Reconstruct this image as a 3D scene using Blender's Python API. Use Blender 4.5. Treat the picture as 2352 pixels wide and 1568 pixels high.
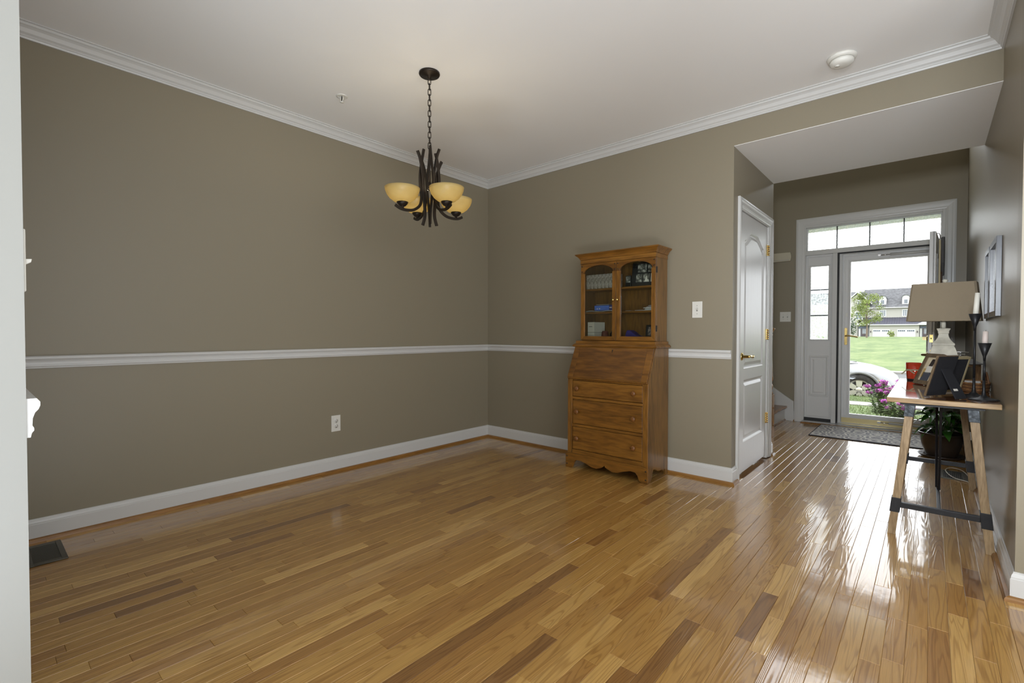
import bpy, bmesh, math, random
from mathutils import Vector, Matrix
random.seed(7)
for o in list(bpy.data.objects): bpy.data.objects.remove(o)
scene = bpy.context.scene
COL = scene.collection
PI = math.pi

# ---------------------------------------------------------------- camera, sky, lights, exposure
XO, XR, ZC, ZH, DS, YD, YN = 2.386, 3.698, 2.605, 2.369, 1.114, 3.08, -0.79   # opening, right wall, ceiling, header, soffit depth, door wall, right wall's near end
cam_d = bpy.data.cameras.new('camera'); cam = bpy.data.objects.new('camera', cam_d); COL.objects.link(cam)
cam_d.sensor_width = 36; cam_d.lens = 16.796; cam_d.clip_start = .02; cam_d.clip_end = 600
CAM = Vector((3.4304, -3.5418, 1.07))
cam.location = CAM; cam.rotation_euler = (math.radians(90 - 1.079), math.radians(-.07), math.radians(41.187))
scene.camera = cam
w = bpy.data.worlds.new('overcast_sky'); scene.world = w; w.use_nodes = True
bg = w.node_tree.nodes['Background']; bg.inputs[0].default_value = (.93, .97, 1, 1); bg.inputs[1].default_value = 4.5
def area(name, loc, rot, sx, sy, power, col=(1, 1, 1), spread=180):
    l = bpy.data.lights.new(name, 'AREA'); l.shape = 'RECTANGLE'; l.size = sx; l.size_y = sy; l.energy = power; l.color = col; l.spread = math.radians(spread)
    o = bpy.data.objects.new(name, l); COL.objects.link(o); o.location = loc; o.rotation_euler = [math.radians(a) for a in rot]; return o
FILL_TINT = (.80, .89, 1)
area('side_window_fill', (6.42, -4.2, 1.45), (90, 0, 90), 4.4, 1.7, 24, FILL_TINT)  # added fill lamp inside the unseen side window, on top of the sky
area('ceiling_fill', (4.2, -4.1, .06), (180, 0, 0), 1.4, 1.4, 128, (.80, .90, 1))  # added upward fill lamp out of frame, brightens the ceiling
area('ceiling_fill_left', (1.92, -3.22, .05), (180, 0, 0), .5, .42, 9, (.80, .90, 1))  # small extra fill lamp, added for the left part of the ceiling
area('photo_light', (3.45, -3.74, 1.50), (87, 0, -2), .3, .3, 12, (.88, .94, 1), 66)
vs = scene.view_settings; vs.view_transform = 'Standard'; vs.look = 'None'; vs.exposure = 0; vs.gamma = 1; vs.use_curve_mapping = False

# ---------------------------------------------------------------- materials
MATS = {}
def new_mat(name):
    m = bpy.data.materials.new(name); m.use_nodes = True; MATS[name] = m
    return m, m.node_tree, m.node_tree.nodes['Principled BSDF']
def N(nt, t, **kw):
    n = nt.nodes.new(t)
    for k, v in kw.items():
        if k in n.inputs: n.inputs[k].default_value = v
        else: setattr(n, k, v)
    return n
def sr(r, g, b):   # sRGB 0-255 to linear
    f = lambda c: (c/255/12.92) if c/255 <= .04045 else ((c/255+.055)/1.055)**2.4
    return (f(r), f(g), f(b), 1)
def plain(name, col, rough=.5, metal=0, bump=0, bscale=200, spec=.5, vary=0, vscale=5, **kw):
    m, nt, p = new_mat(name)
    p.inputs['Base Color'].default_value = col; p.inputs['Roughness'].default_value = rough; p.inputs['Metallic'].default_value = metal
    p.inputs['Specular IOR Level'].default_value = spec
    for k, v in kw.items(): p.inputs[k].default_value = v
    tc = N(nt, 'ShaderNodeTexCoord')
    if bump:
        n = N(nt, 'ShaderNodeTexNoise', Scale=bscale, Detail=3.0); nt.links.new(tc.outputs['Object'], n.inputs['Vector'])
        b = N(nt, 'ShaderNodeBump', Strength=bump, Distance=.01); nt.links.new(n.outputs['Fac'], b.inputs['Height']); nt.links.new(b.outputs[0], p.inputs['Normal'])
    if vary:
        n = N(nt, 'ShaderNodeTexNoise', Scale=vscale, Detail=4.0); nt.links.new(tc.outputs['Object'], n.inputs['Vector'])
        r = N(nt, 'ShaderNodeValToRGB'); nt.links.new(n.outputs['Fac'], r.inputs[0])
        r.color_ramp.elements[0].position = .35; r.color_ramp.elements[1].position = .65
        r.color_ramp.elements[0].color = tuple(c*(1-vary) for c in col[:3])+(1,); r.color_ramp.elements[1].color = tuple(min(1, c*(1+vary)) for c in col[:3])+(1,)
        nt.links.new(r.outputs[0], p.inputs['Base Color'])
    return m
def wood(name, dark, light, axis='x', scale=1, rough=.35, stretch=9, rings=7, contrast=1, coat=0):
    """long grain along the axis, object coordinates"""
    m, nt, p = new_mat(name)
    tc = N(nt, 'ShaderNodeTexCoord'); mp = N(nt, 'ShaderNodeMapping'); nt.links.new(tc.outputs['Object'], mp.inputs[0])
    s = [stretch, stretch, stretch]; s['xyz'.index(axis)] = 1; mp.inputs['Scale'].default_value = [v*scale for v in s]
    oi = N(nt, 'ShaderNodeObjectInfo'); sc = N(nt, 'ShaderNodeVectorMath', operation='SCALE'); sc.inputs['Scale'].default_value = 17.0
    cb = N(nt, 'ShaderNodeCombineXYZ')
    for i in range(3): nt.links.new(oi.outputs['Random'], cb.inputs[i])
    nt.links.new(cb.outputs[0], sc.inputs[0]); nt.links.new(sc.outputs[0], mp.inputs['Location'])
    n1 = N(nt, 'ShaderNodeTexNoise', Scale=1.3, Detail=3.0, Distortion=.6); nt.links.new(mp.outputs[0], n1.inputs['Vector'])
    mu = N(nt, 'ShaderNodeMath', operation='MULTIPLY'); mu.inputs[1].default_value = rings; nt.links.new(n1.outputs['Fac'], mu.inputs[0])
    fr = N(nt, 'ShaderNodeMath', operation='SINE'); m2 = N(nt, 'ShaderNodeMath', operation='MULTIPLY'); m2.inputs[1].default_value = 6.28
    nt.links.new(mu.outputs[0], m2.inputs[0]); nt.links.new(m2.outputs[0], fr.inputs[0])
    n2 = N(nt, 'ShaderNodeTexNoise', Scale=9.0, Detail=4.0); nt.links.new(mp.outputs[0], n2.inputs['Vector'])
    ad = N(nt, 'ShaderNodeMath', operation='MULTIPLY_ADD'); ad.inputs[1].default_value = .16*contrast; nt.links.new(fr.outputs[0], ad.inputs[0]); nt.links.new(n2.outputs['Fac'], ad.inputs[2])
    r = N(nt, 'ShaderNodeValToRGB'); nt.links.new(ad.outputs[0], r.inputs[0])
    r.color_ramp.elements[0].position = .25; r.color_ramp.elements[0].color = dark; r.color_ramp.elements[1].position = .72; r.color_ramp.elements[1].color = light
    nt.links.new(r.outputs[0], p.inputs['Base Color']); p.inputs['Roughness'].default_value = rough; p.inputs['Coat Weight'].default_value = coat
    b = N(nt, 'ShaderNodeBump', Strength=.06, Distance=.003); nt.links.new(n2.outputs['Fac'], b.inputs['Height']); nt.links.new(b.outputs[0], p.inputs['Normal'])
    return m
def paint(name, col, rough=.5, streak=0):
    """rolled wall paint: a fine orange-peel relief"""
    m, nt, p = new_mat(name); p.inputs['Base Color'].default_value = col; p.inputs['Roughness'].default_value = rough; p.inputs['Specular IOR Level'].default_value = .4
    g = N(nt, 'ShaderNodeNewGeometry'); n = N(nt, 'ShaderNodeTexNoise', Scale=420.0, Detail=2.0); nt.links.new(g.outputs['Position'], n.inputs['Vector'])
    h = n.outputs['Fac']
    if streak:
        mp = N(nt, 'ShaderNodeMapping'); mp.inputs['Scale'].default_value = (9, 9, .5); nt.links.new(g.outputs['Position'], mp.inputs[0])
        n2 = N(nt, 'ShaderNodeTexNoise', Scale=1.0, Detail=3.0); nt.links.new(mp.outputs[0], n2.inputs['Vector'])
        ma = N(nt, 'ShaderNodeMath', operation='MULTIPLY_ADD'); ma.inputs[1].default_value = streak; nt.links.new(n2.outputs['Fac'], ma.inputs[0]); nt.links.new(h, ma.inputs[2]); h = ma.outputs[0]
    b = N(nt, 'ShaderNodeBump', Strength=.12, Distance=.0015); nt.links.new(h, b.inputs['Height']); nt.links.new(b.outputs[0], p.inputs['Normal'])
    return m
def glass(name, tint=(1, 1, 1, 1), refl=.06, rough=0, haze=0, hazecol=(.9, .95, .95, 1), bump=0, bscale=40):
    """a thin pane: straight-through with a surface reflection; haze scatters the light (obscure glass)"""
    m = bpy.data.materials.new(name); m.use_nodes = True; MATS[name] = m; nt = m.node_tree; nt.nodes.remove(nt.nodes['Principled BSDF'])
    out = nt.nodes['Material Output']; t = N(nt, 'ShaderNodeBsdfTransparent'); t.inputs[0].default_value = tint
    gl = N(nt, 'ShaderNodeBsdfGlossy', Roughness=rough); fr = N(nt, 'ShaderNodeFresnel', IOR=1.45)
    src = t
    if haze:
        tl = N(nt, 'ShaderNodeBsdfTranslucent'); tl.inputs[0].default_value = hazecol
        tcx = N(nt, 'ShaderNodeTexCoord'); nz = N(nt, 'ShaderNodeTexNoise', Scale=bscale, Detail=2.0); nt.links.new(tcx.outputs['Object'], nz.inputs['Vector'])
        rp = N(nt, 'ShaderNodeMapRange'); rp.inputs[1].default_value = .35; rp.inputs[2].default_value = .65; rp.inputs[3].default_value = max(0, haze-.3); rp.inputs[4].default_value = min(1, haze+.25); nt.links.new(nz.outputs['Fac'], rp.inputs[0])
        mx = N(nt, 'ShaderNodeMixShader'); nt.links.new(rp.outputs[0], mx.inputs[0]); nt.links.new(t.outputs[0], mx.inputs[1]); nt.links.new(tl.outputs[0], mx.inputs[2]); src = mx
    mx2 = N(nt, 'ShaderNodeMixShader'); nt.links.new(fr.outputs[0], mx2.inputs[0]); nt.links.new(src.outputs[0], mx2.inputs[1]); nt.links.new(gl.outputs[0], mx2.inputs[2])
    nt.links.new(mx2.outputs[0], out.inputs[0]); return m

WALL = (.268, .231, .164, 1)
paint('wall_paint', WALL, .42, streak=0)
paint('wall_paint_satin', WALL, .38, streak=1.6)
paint('ceiling_paint', (.87, .86, .84, 1), .8)
plain('trim_white', (.62, .612, .59, 1), .32)
plain('door_white', (.70, .695, .68, 1), .3, bump=.05, bscale=60)
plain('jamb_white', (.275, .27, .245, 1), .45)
def grained_white():
    m, nt, p = new_mat('closet_door_white'); p.inputs['Base Color'].default_value = (.66, .655, .64, 1); p.inputs['Roughness'].default_value = .3
    g = N(nt, 'ShaderNodeNewGeometry'); mp = N(nt, 'ShaderNodeMapping'); mp.inputs['Scale'].default_value = (60, 60, 4); nt.links.new(g.outputs['Position'], mp.inputs[0])
    n = N(nt, 'ShaderNodeTexNoise', Scale=1.0, Detail=4.0, Distortion=.8); nt.links.new(mp.outputs[0], n.inputs['Vector'])
    b = N(nt, 'ShaderNodeBump', Strength=.35, Distance=.003); nt.links.new(n.outputs['Fac'], b.inputs['Height']); nt.links.new(b.outputs[0], p.inputs['Normal'])
grained_white()
plain('plate_ivory', (.72, .70, .64, 1), .35)
plain('slot_dark', (.02, .02, .02, 1), .6)
plain('bronze', (.03, .022, .016, 1), .42, .6, bump=.1, bscale=90)
plain('brass', (.78, .58, .22, 1), .18, 1)
plain('brass_dull', (.55, .46, .24, 1), .35, 1)
plain('chrome', (.75, .75, .75, 1), .12, 1)
plain('aluminium', (.62, .62, .62, 1), .3, .9)
plain('black_metal', (.022, .022, .024, 1), .42, .5, bump=.05, bscale=150)
plain('iron_strap', (.05, .055, .06, 1), .4, .7, bump=.2, bscale=60, vary=.5, vscale=40)
plain('rubber_seal', (.012, .012, .012, 1), .6)
plain('vent_bronze', (.10, .092, .072, 1), .45, .5)
plain('vent_hole', (.01, .01, .01, 1), .8)
# pine secretary: honey brown
wood('pine_x', sr(93, 59, 17), sr(137, 91, 32), 'x', 1.1, .36, 8, 2.2, .7, .15)
wood('pine_z', sr(95, 61, 18), sr(139, 94, 35), 'z', 1.1, .36, 8, 2.2, .7, .15)
wood('pine_panel', sr(87, 53, 15), sr(128, 84, 28), 'x', .9, .34, 6, 2.0, .9, .15)
wood('pine_light', sr(101, 64, 20), sr(145, 98, 36), 'x', 1.0, .36, 8, 2.0, .6, .15)
wood('pine_side', sr(85, 57, 22), sr(128, 91, 42), 'z', 1.0, .34, 9, 2.2, .8, .15)
wood('pine_knob', sr(99, 61, 26), sr(128, 82, 38), 'y', 2, .35, 4, 2, .5)
wood('pine_back', sr(97, 64, 22), sr(135, 93, 36), 'z', 1.0, .5, 8, 2.0, .6)
plain('peg_dark', (.03, .018, .008, 1), .5)
wood('table_wood', sr(140, 110, 70), sr(182, 150, 106), 'x', 1.6, .3, 8, 3, .8)
wood('table_leg_wood', sr(136, 112, 80), sr(176, 150, 114), 'z', 2.5, .45, 9, 3, .8)
wood('table_top_wood', sr(120, 74, 40), sr(160, 108, 62), 'y', 1.3, .1, 8, 3, .8, 1)
wood('stair_oak', sr(110, 70, 30), sr(160, 112, 60), 'y', 1.2, .25, 8, 3, .8)
wood('newel_oak', sr(130, 86, 36), sr(176, 126, 64), 'z', 1.5, .25, 8, 3, .8)
wood('shoe_oak', sr(120, 80, 32), sr(156, 110, 50), 'y', 1.2, .3, 8, 3, .6)
wood('shoe_oak_x', sr(120, 80, 32), sr(156, 110, 50), 'x', 1.2, .3, 8, 3, .6)
wood('frame_wood', sr(84, 68, 50), sr(120, 100, 74), 'z', 3, .5, 6, 3, .6)
wood('lantern_wood', sr(92, 68, 44), sr(136, 104, 70), 'z', 3, .6, 8, 3, .8)
glass('clear_glass'); glass('cabinet_glass', (.93, .95, .92, 1))
glass('obscure_glass', haze=.34, bscale=45); glass('transom_glass', haze=.3, bscale=22)
def shade_glass():
    m = bpy.data.materials.new('amber_glass'); m.use_nodes = True; MATS['amber_glass'] = m; nt = m.node_tree; p = nt.nodes['Principled BSDF']; out = nt.nodes['Material Output']
    tc = N(nt, 'ShaderNodeTexCoord'); n = N(nt, 'ShaderNodeTexNoise', Scale=9.0, Detail=5.0, Distortion=1.2); nt.links.new(tc.outputs['Object'], n.inputs['Vector'])
    r = N(nt, 'ShaderNodeValToRGB'); nt.links.new(n.outputs['Fac'], r.inputs[0]); r.color_ramp.elements[0].color = (.52, .41, .17, 1); r.color_ramp.elements[1].color = (.60, .52, .29, 1)
    nt.links.new(r.outputs[0], p.inputs['Base Color']); p.inputs['Roughness'].default_value = .35
    t = N(nt, 'ShaderNodeBsdfTranslucent'); nt.links.new(r.outputs[0], t.inputs[0]); mx = N(nt, 'ShaderNodeMixShader'); mx.inputs[0].default_value = .5
    nt.links.new(p.outputs[0], mx.inputs[1]); nt.links.new(t.outputs[0], mx.inputs[2]); nt.links.new(mx.outputs[0], out.inputs[0])
shade_glass()
def oak_floor():
    m, nt, p = new_mat('oak_floor')
    g = N(nt, 'ShaderNodeNewGeometry'); at = N(nt, 'ShaderNodeAttribute', attribute_name='tone'); sd = N(nt, 'ShaderNodeAttribute', attribute_name='seed')
    cb = N(nt, 'ShaderNodeCombineXYZ'); m1 = N(nt, 'ShaderNodeMath', operation='MULTIPLY'); m1.inputs[1].default_value = 37.0; m2 = N(nt, 'ShaderNodeMath', operation='MULTIPLY'); m2.inputs[1].default_value = 91.0
    nt.links.new(sd.outputs['Fac'], m1.inputs[0]); nt.links.new(sd.outputs['Fac'], m2.inputs[0]); nt.links.new(m1.outputs[0], cb.inputs[0]); nt.links.new(m2.outputs[0], cb.inputs[1]); nt.links.new(m2.outputs[0], cb.inputs[2])
    ad = N(nt, 'ShaderNodeVectorMath', operation='ADD'); nt.links.new(g.outputs['Position'], ad.inputs[0]); nt.links.new(cb.outputs[0], ad.inputs[1])
    mp = N(nt, 'ShaderNodeMapping'); mp.inputs['Scale'].default_value = (17, 1.0, 1); nt.links.new(ad.outputs[0], mp.inputs[0])
    n1 = N(nt, 'ShaderNodeTexNoise', Scale=1.0, Detail=1.5, Roughness=.45, Distortion=.5); nt.links.new(mp.outputs[0], n1.inputs['Vector'])
    mu = N(nt, 'ShaderNodeMath', operation='MULTIPLY'); mu.inputs[1].default_value = 85.0; nt.links.new(n1.outputs['Fac'], mu.inputs[0])
    sn = N(nt, 'ShaderNodeMath', operation='SINE'); nt.links.new(mu.outputs[0], sn.inputs[0])
    mp2 = N(nt, 'ShaderNodeMapping'); mp2.inputs['Scale'].default_value = (330, 9, 1); nt.links.new(ad.outputs[0], mp2.inputs[0])
    n2 = N(nt, 'ShaderNodeTexNoise', Scale=1.0, Detail=3.0); nt.links.new(mp2.outputs[0], n2.inputs['Vector'])
    # plank tone
    r = N(nt, 'ShaderNodeValToRGB'); nt.links.new(at.outputs['Fac'], r.inputs[0]); cr = r.color_ramp
    cr.elements[0].position = 0; cr.elements[0].color = sr(132, 93, 48); cr.elements[1].position = 1; cr.elements[1].color = sr(204, 163, 96)
    for pos, c in ((.15, sr(150, 106, 54)), (.35, sr(170, 126, 64)), (.7, sr(184, 142, 76))):
        e = cr.elements.new(pos); e.color = c
    gr = N(nt, 'ShaderNodeValToRGB'); nt.links.new(sn.outputs[0], gr.inputs[0]); gr.color_ramp.elements[0].position = -.0; gr.color_ramp.elements[0].color = (1, 1, 1, 1); gr.color_ramp.elements[1].position = 1; gr.color_ramp.elements[1].color = (.70, .63, .54, 1)
    e = gr.color_ramp.elements.new(.45); e.color = (.97, .96, .95, 1)
    mx = N(nt, 'ShaderNodeMix', data_type='RGBA', blend_type='MULTIPLY'); mx.inputs[0].default_value = .85; nt.links.new(r.outputs[0], mx.inputs[6]); nt.links.new(gr.outputs[0], mx.inputs[7])
    pr = N(nt, 'ShaderNodeMapRange'); pr.inputs[1].default_value = .3; pr.inputs[2].default_value = .7; pr.inputs[3].default_value = .86; pr.inputs[4].default_value = 1.08; nt.links.new(n2.outputs['Fac'], pr.inputs[0])
    sc = N(nt, 'ShaderNodeVectorMath', operation='SCALE'); nt.links.new(mx.outputs[2], sc.inputs[0]); nt.links.new(pr.outputs[0], sc.inputs['Scale'])
    nt.links.new(sc.outputs[0], p.inputs['Base Color'])
    p.inputs['Specular IOR Level'].default_value = .3; p.inputs['Coat Weight'].default_value = 1; p.inputs['Coat IOR'].default_value = 1.72; p.inputs['Roughness'].default_value = .4
    # worn varnish: shallow relief follows the grain
    n3 = N(nt, 'ShaderNodeTexNoise', Scale=16.0, Detail=2.0); nt.links.new(ad.outputs[0], n3.inputs['Vector'])
    h = N(nt, 'ShaderNodeMath', operation='MULTIPLY_ADD'); h.inputs[1].default_value = .22; nt.links.new(sn.outputs[0], h.inputs[0]); nt.links.new(n3.outputs['Fac'], h.inputs[2])
    b = N(nt, 'ShaderNodeBump', Strength=.1, Distance=.0025); nt.links.new(h.outputs[0], b.inputs['Height']); nt.links.new(b.outputs[0], p.inputs['Normal']); nt.links.new(b.outputs[0], p.inputs['Coat Normal'])
    rg = N(nt, 'ShaderNodeMapRange'); rg.inputs[3].default_value = .03; rg.inputs[4].default_value = .14; nt.links.new(n3.outputs['Fac'], rg.inputs[0]); nt.links.new(rg.outputs[0], p.inputs['Coat Roughness'])
oak_floor()

# ---------------------------------------------------------------- mesh helpers
class MB:
    """collects shapes into one mesh; M places them"""
    def __init__(s, M=None): s.v = []; s.f = []; s.mi = []; s.M = M; s.cur = 0; s.sm = []
    def add(s, vs, fs, smooth=False):
        b = len(s.v)
        for p in vs: s.v.append(tuple(s.M @ Vector(p)) if s.M is not None else tuple(p))
        for f in fs: s.f.append([b+i for i in f]); s.mi.append(s.cur); s.sm.append(smooth)
        return s
    def box(s, x0, x1, y0, y1, z0, z1):
        return s.add([(x, y, z) for x in (x0, x1) for y in (y0, y1) for z in (z0, z1)], [(0, 1, 3, 2), (4, 6, 7, 5), (0, 4, 5, 1), (2, 3, 7, 6), (0, 2, 6, 4), (1, 5, 7, 3)])
    def prism(s, poly, plane, a, b):
        """poly in the named plane, extruded along the remaining axis from a to b"""
        def P(u, v, t): return {'yz': (t, u, v), 'xz': (u, t, v), 'xy': (u, v, t)}[plane]
        n = len(poly); vs = [P(u, v, a) for u, v in poly]+[P(u, v, b) for u, v in poly]
        fs = [list(range(n))[::-1], list(range(n, 2*n))]+[(i, (i+1) % n, n+(i+1) % n, n+i) for i in range(n)]
        return s.add(vs, fs)
    def lathe(s, prof, c=(0, 0, 0), n=24, axis='z', smooth=True, caps=True):
        vs = []; fs = []; k = len(prof)
        for i in range(n):
            a = 2*PI*i/n
            for r, h in prof:
                q = (r*math.cos(a), r*math.sin(a), h)
                if axis == 'x': q = (q[2], q[0], q[1])
                elif axis == 'y': q = (q[0], q[2], q[1])
                vs.append((c[0]+q[0], c[1]+q[1], c[2]+q[2]))
        for i in range(n):
            j = (i+1) % n
            for t in range(k-1): fs.append((i*k+t, j*k+t, j*k+t+1, i*k+t+1))
        s.add(vs, fs, smooth)
        if caps:
            b = len(s.v)-n*k
            for t in (0, k-1):
                if prof[t][0] > 1e-6: s.f.append([b+i*k+t for i in range(n)]); s.mi.append(s.cur); s.sm.append(False)
        return s
    def tube(s, pts, r, n=8, rect=None, closed=False, smooth=True, up=None):
        """sweep a circle (or a rect w,t) along pts"""
        P = [Vector(p) for p in pts]; k = len(P); vs = []; fs = []; R = r if isinstance(r, (list, tuple)) else [r]*k
        ref = Vector(up) if up else None
        m = 4 if rect else n; prev = None
        for i in range(k):
            if closed: t = P[(i+1) % k]-P[i-1]
            else: t = P[min(i+1, k-1)]-P[max(i-1, 0)]
            t.normalize()
            if ref is not None: a = ref.cross(t)
            elif prev is None: a = t.cross(Vector((0, 0, 1)) if abs(t.z) < .9 else Vector((1, 0, 0)))
            else: a = prev-t*prev.dot(t)
            a.normalize(); b = t.cross(a); prev = a
            if rect: cs = [(a*sx*rect[0]/2+b*sy*rect[1]/2) for sx, sy in ((1, 1), (-1, 1), (-1, -1), (1, -1))]
            else: cs = [(a*math.cos(2*PI*j/n)+b*math.sin(2*PI*j/n))*R[i] for j in range(n)]
            vs += [tuple(P[i]+c) for c in cs]
        for i in range(k if closed else k-1):
            for j in range(m): fs.append((i*m+j, i*m+(j+1) % m, ((i+1) % k)*m+(j+1) % m, ((i+1) % k)*m+j))
        if not closed: fs += [tuple(range(m))[::-1], tuple(range((k-1)*m, k*m))]
        return s.add(vs, fs, smooth and not rect)
    def sphere(s, c, r, nu=12, nv=8, sc=(1, 1, 1)):
        vs = []; fs = []
        for i in range(nv+1):
            th = PI*i/nv
            for j in range(nu):
                ph = 2*PI*j/nu; vs.append((c[0]+r*sc[0]*math.sin(th)*math.cos(ph), c[1]+r*sc[1]*math.sin(th)*math.sin(ph), c[2]+r*sc[2]*math.cos(th)))
        for i in range(nv):
            for j in range(nu): fs.append((i*nu+j, (i+1)*nu+j, (i+1)*nu+(j+1) % nu, i*nu+(j+1) % nu))
        return s.add(vs, fs, True)
    def build(s, name, mat, parent=None, bevel=0, seg=2, wn=False):
        bb = [(min(p[i] for p in s.v)+max(p[i] for p in s.v))/2 for i in range(3)]; z0 = min(p[2] for p in s.v)
        org = Vector((bb[0], bb[1], z0 if parent is None else bb[2]))
        me = bpy.data.meshes.new(name); me.from_pydata([tuple(Vector(p)-org) for p in s.v], [], s.f)
        for mm in (mat if isinstance(mat, (list, tuple)) else [mat]): me.materials.append(MATS[mm])
        for p, i, sm in zip(me.polygons, s.mi, s.sm): p.material_index = i; p.use_smooth = sm
        bm = bmesh.new(); bm.from_mesh(me); bmesh.ops.remove_doubles(bm, verts=bm.verts, dist=1e-6); bmesh.ops.recalc_face_normals(bm, faces=bm.faces); bm.to_mesh(me); bm.free()
        o = bpy.data.objects.new(name, me); COL.objects.link(o)
        if parent is not None: o.parent = parent; o.location = org-world_loc(parent)
        else: o.location = org
        if bevel:
            b = o.modifiers.new('bevel', 'BEVEL'); b.width = bevel; b.segments = seg; b.limit_method = 'ANGLE'; b.angle_limit = .6; b.harden_normals = False
        return o
def world_loc(o):
    v = Vector(o.location)
    while o.parent: o = o.parent; v = v+Vector(o.location)
    return v
def tag(o, label=None, cat=None, group=None, kind=None):
    if label: o['label'] = label
    if cat: o['category'] = cat
    if group: o['group'] = group
    if kind: o['kind'] = kind
    return o
def thing(name, label, cat, loc, group=None):
    o = bpy.data.objects.new(name, None); COL.objects.link(o); o.location = loc; o.empty_display_size = .1; return tag(o, label, cat, group)
def struct(name, loc, label=None, cat=None):
    o = bpy.data.objects.new(name, None); COL.objects.link(o); o.location = loc; o.empty_display_size = .1; return tag(o, label, cat, kind='structure')
def S(mb, name, mat, label, cat, bevel=0):
    return tag(mb.build(name, mat, None, bevel), label, cat, kind='structure')
def arcpts(cx, cy, r, a0, a1, n): return [(cx+r*math.cos(math.radians(a0+(a1-a0)*i/n)), cy+r*math.sin(math.radians(a0+(a1-a0)*i/n))) for i in range(n+1)]
def smoothpath(pts, n=6):
    P = [Vector(p) for p in pts]; out = []
    for i in range(len(P)-1):
        p0, p1, p2, p3 = P[max(i-1, 0)], P[i], P[i+1], P[min(i+2, len(P)-1)]
        for k in range(n):
            t = k/n; out.append(.5*((2*p1)+(p2-p0)*t+(2*p0-5*p1+4*p2-p3)*t*t+(3*p1-p0-3*p2+p3)*t**3))
    return out+[P[-1]]
def holed_face(mb, outer, holes, to3):
    """flat face in 2D (u,v) with holes, mapped to 3D"""
    bm = bmesh.new()
    for loop in [outer]+holes:
        vs = [bm.verts.new((u, v, 0)) for u, v in loop]
        for i in range(len(vs)): bm.edges.new((vs[i], vs[(i+1) % len(vs)]))
    bmesh.ops.triangle_fill(bm, use_beauty=True, use_dissolve=False, edges=bm.edges[:])
    bm.verts.index_update(); mb.add([to3(v.co.x, v.co.y, 0) for v in bm.verts], [[v.index for v in f.verts] for f in bm.faces]); bm.free()
def inset(poly, d):
    """inward offset of a counter-clockwise polygon"""
    n = len(poly); out = []
    for i in range(n):
        a, b, c = Vector(poly[i-1]), Vector(poly[i]), Vector(poly[(i+1) % n])
        e1 = (b-a).normalized(); e2 = (c-b).normalized(); n1 = Vector((-e1.y, e1.x)); n2 = Vector((-e2.y, e2.x)); m = n1+n2; L = m.length
        m = m/L if L > 1e-6 else n1
        out.append(tuple(b+m*(d/max(.35, m.dot(n1)))))
    return out
def ringed_panel(mb, poly, steps, to3, fill=True):
    """loops of (inset, depth) from the outline inwards, then the field"""
    L = [[to3(u, v, dp) for u, v in inset(poly, d)] for d, dp in steps]; n = len(poly)
    for a, b in zip(L, L[1:]): mb.add(a+b, [(i, (i+1) % n, n+(i+1) % n, n+i) for i in range(n)])
    if fill: mb.add(L[-1], [list(range(n))])
def rect(u0, u1, v0, v1): return [(u0, v0), (u1, v0), (u1, v1), (u0, v1)]

# ================================================================ THE SETTING
CROWN = [(0, 2.535), (.009, 2.535), (.011, 2.543), (.015, 2.546), (.015, 2.553), (.019, 2.556), (.025, 2.560), (.030, 2.568), (.036, 2.577), (.045, 2.584), (.053, 2.588), (.056, 2.593), (.056, 2.598), (.065, 2.599), (.065, 2.605), (0, 2.605)]
RAIL = [(0, .884), (.007, .884), (.009, .891), (.013, .895), (.013, .899), (.010, .903), (.011, .915), (.015, .924), (.021, .929), (.024, .935), (.024, .941), (.018, .947), (0, .947)]
BASE = [(0, .0), (.014, .0), (.014, .088), (.0115, .091), (.0115, .096), (.009, .104), (.0055, .110), (.005, .116), (0, .116)]
SHOE = [(.014, 0), (.032, 0), (.0305, .009), (.026, .016), (.014, .02)]
def run(prof, wall, c, a, b, mb=None, ma=0, mb2=0):
    """moulding against a wall: 'left' faces +x, 'back' faces -y, 'near' faces +y, 'right' faces -x; ma, mb2 = 1 mitres an outer corner"""
    mb = mb or MB(); n = len(prof)
    def P(u, v, t): return {'left': (c+u, t, v), 'right': (c-u, t, v), 'back': (t, c-u, v), 'near': (t, c+u, v)}[wall]
    vs = [P(u, v, a-ma*u) for u, v in prof]+[P(u, v, b+mb2*u) for u, v in prof]
    return mb.add(vs, [list(range(n))[::-1], list(range(n, 2*n))]+[(i, (i+1) % n, n+(i+1) % n, n+i) for i in range(n)])
YW = -3.471      # dining side of the near wall
XJ = 2.19        # end (jamb) of the near wall
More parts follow.
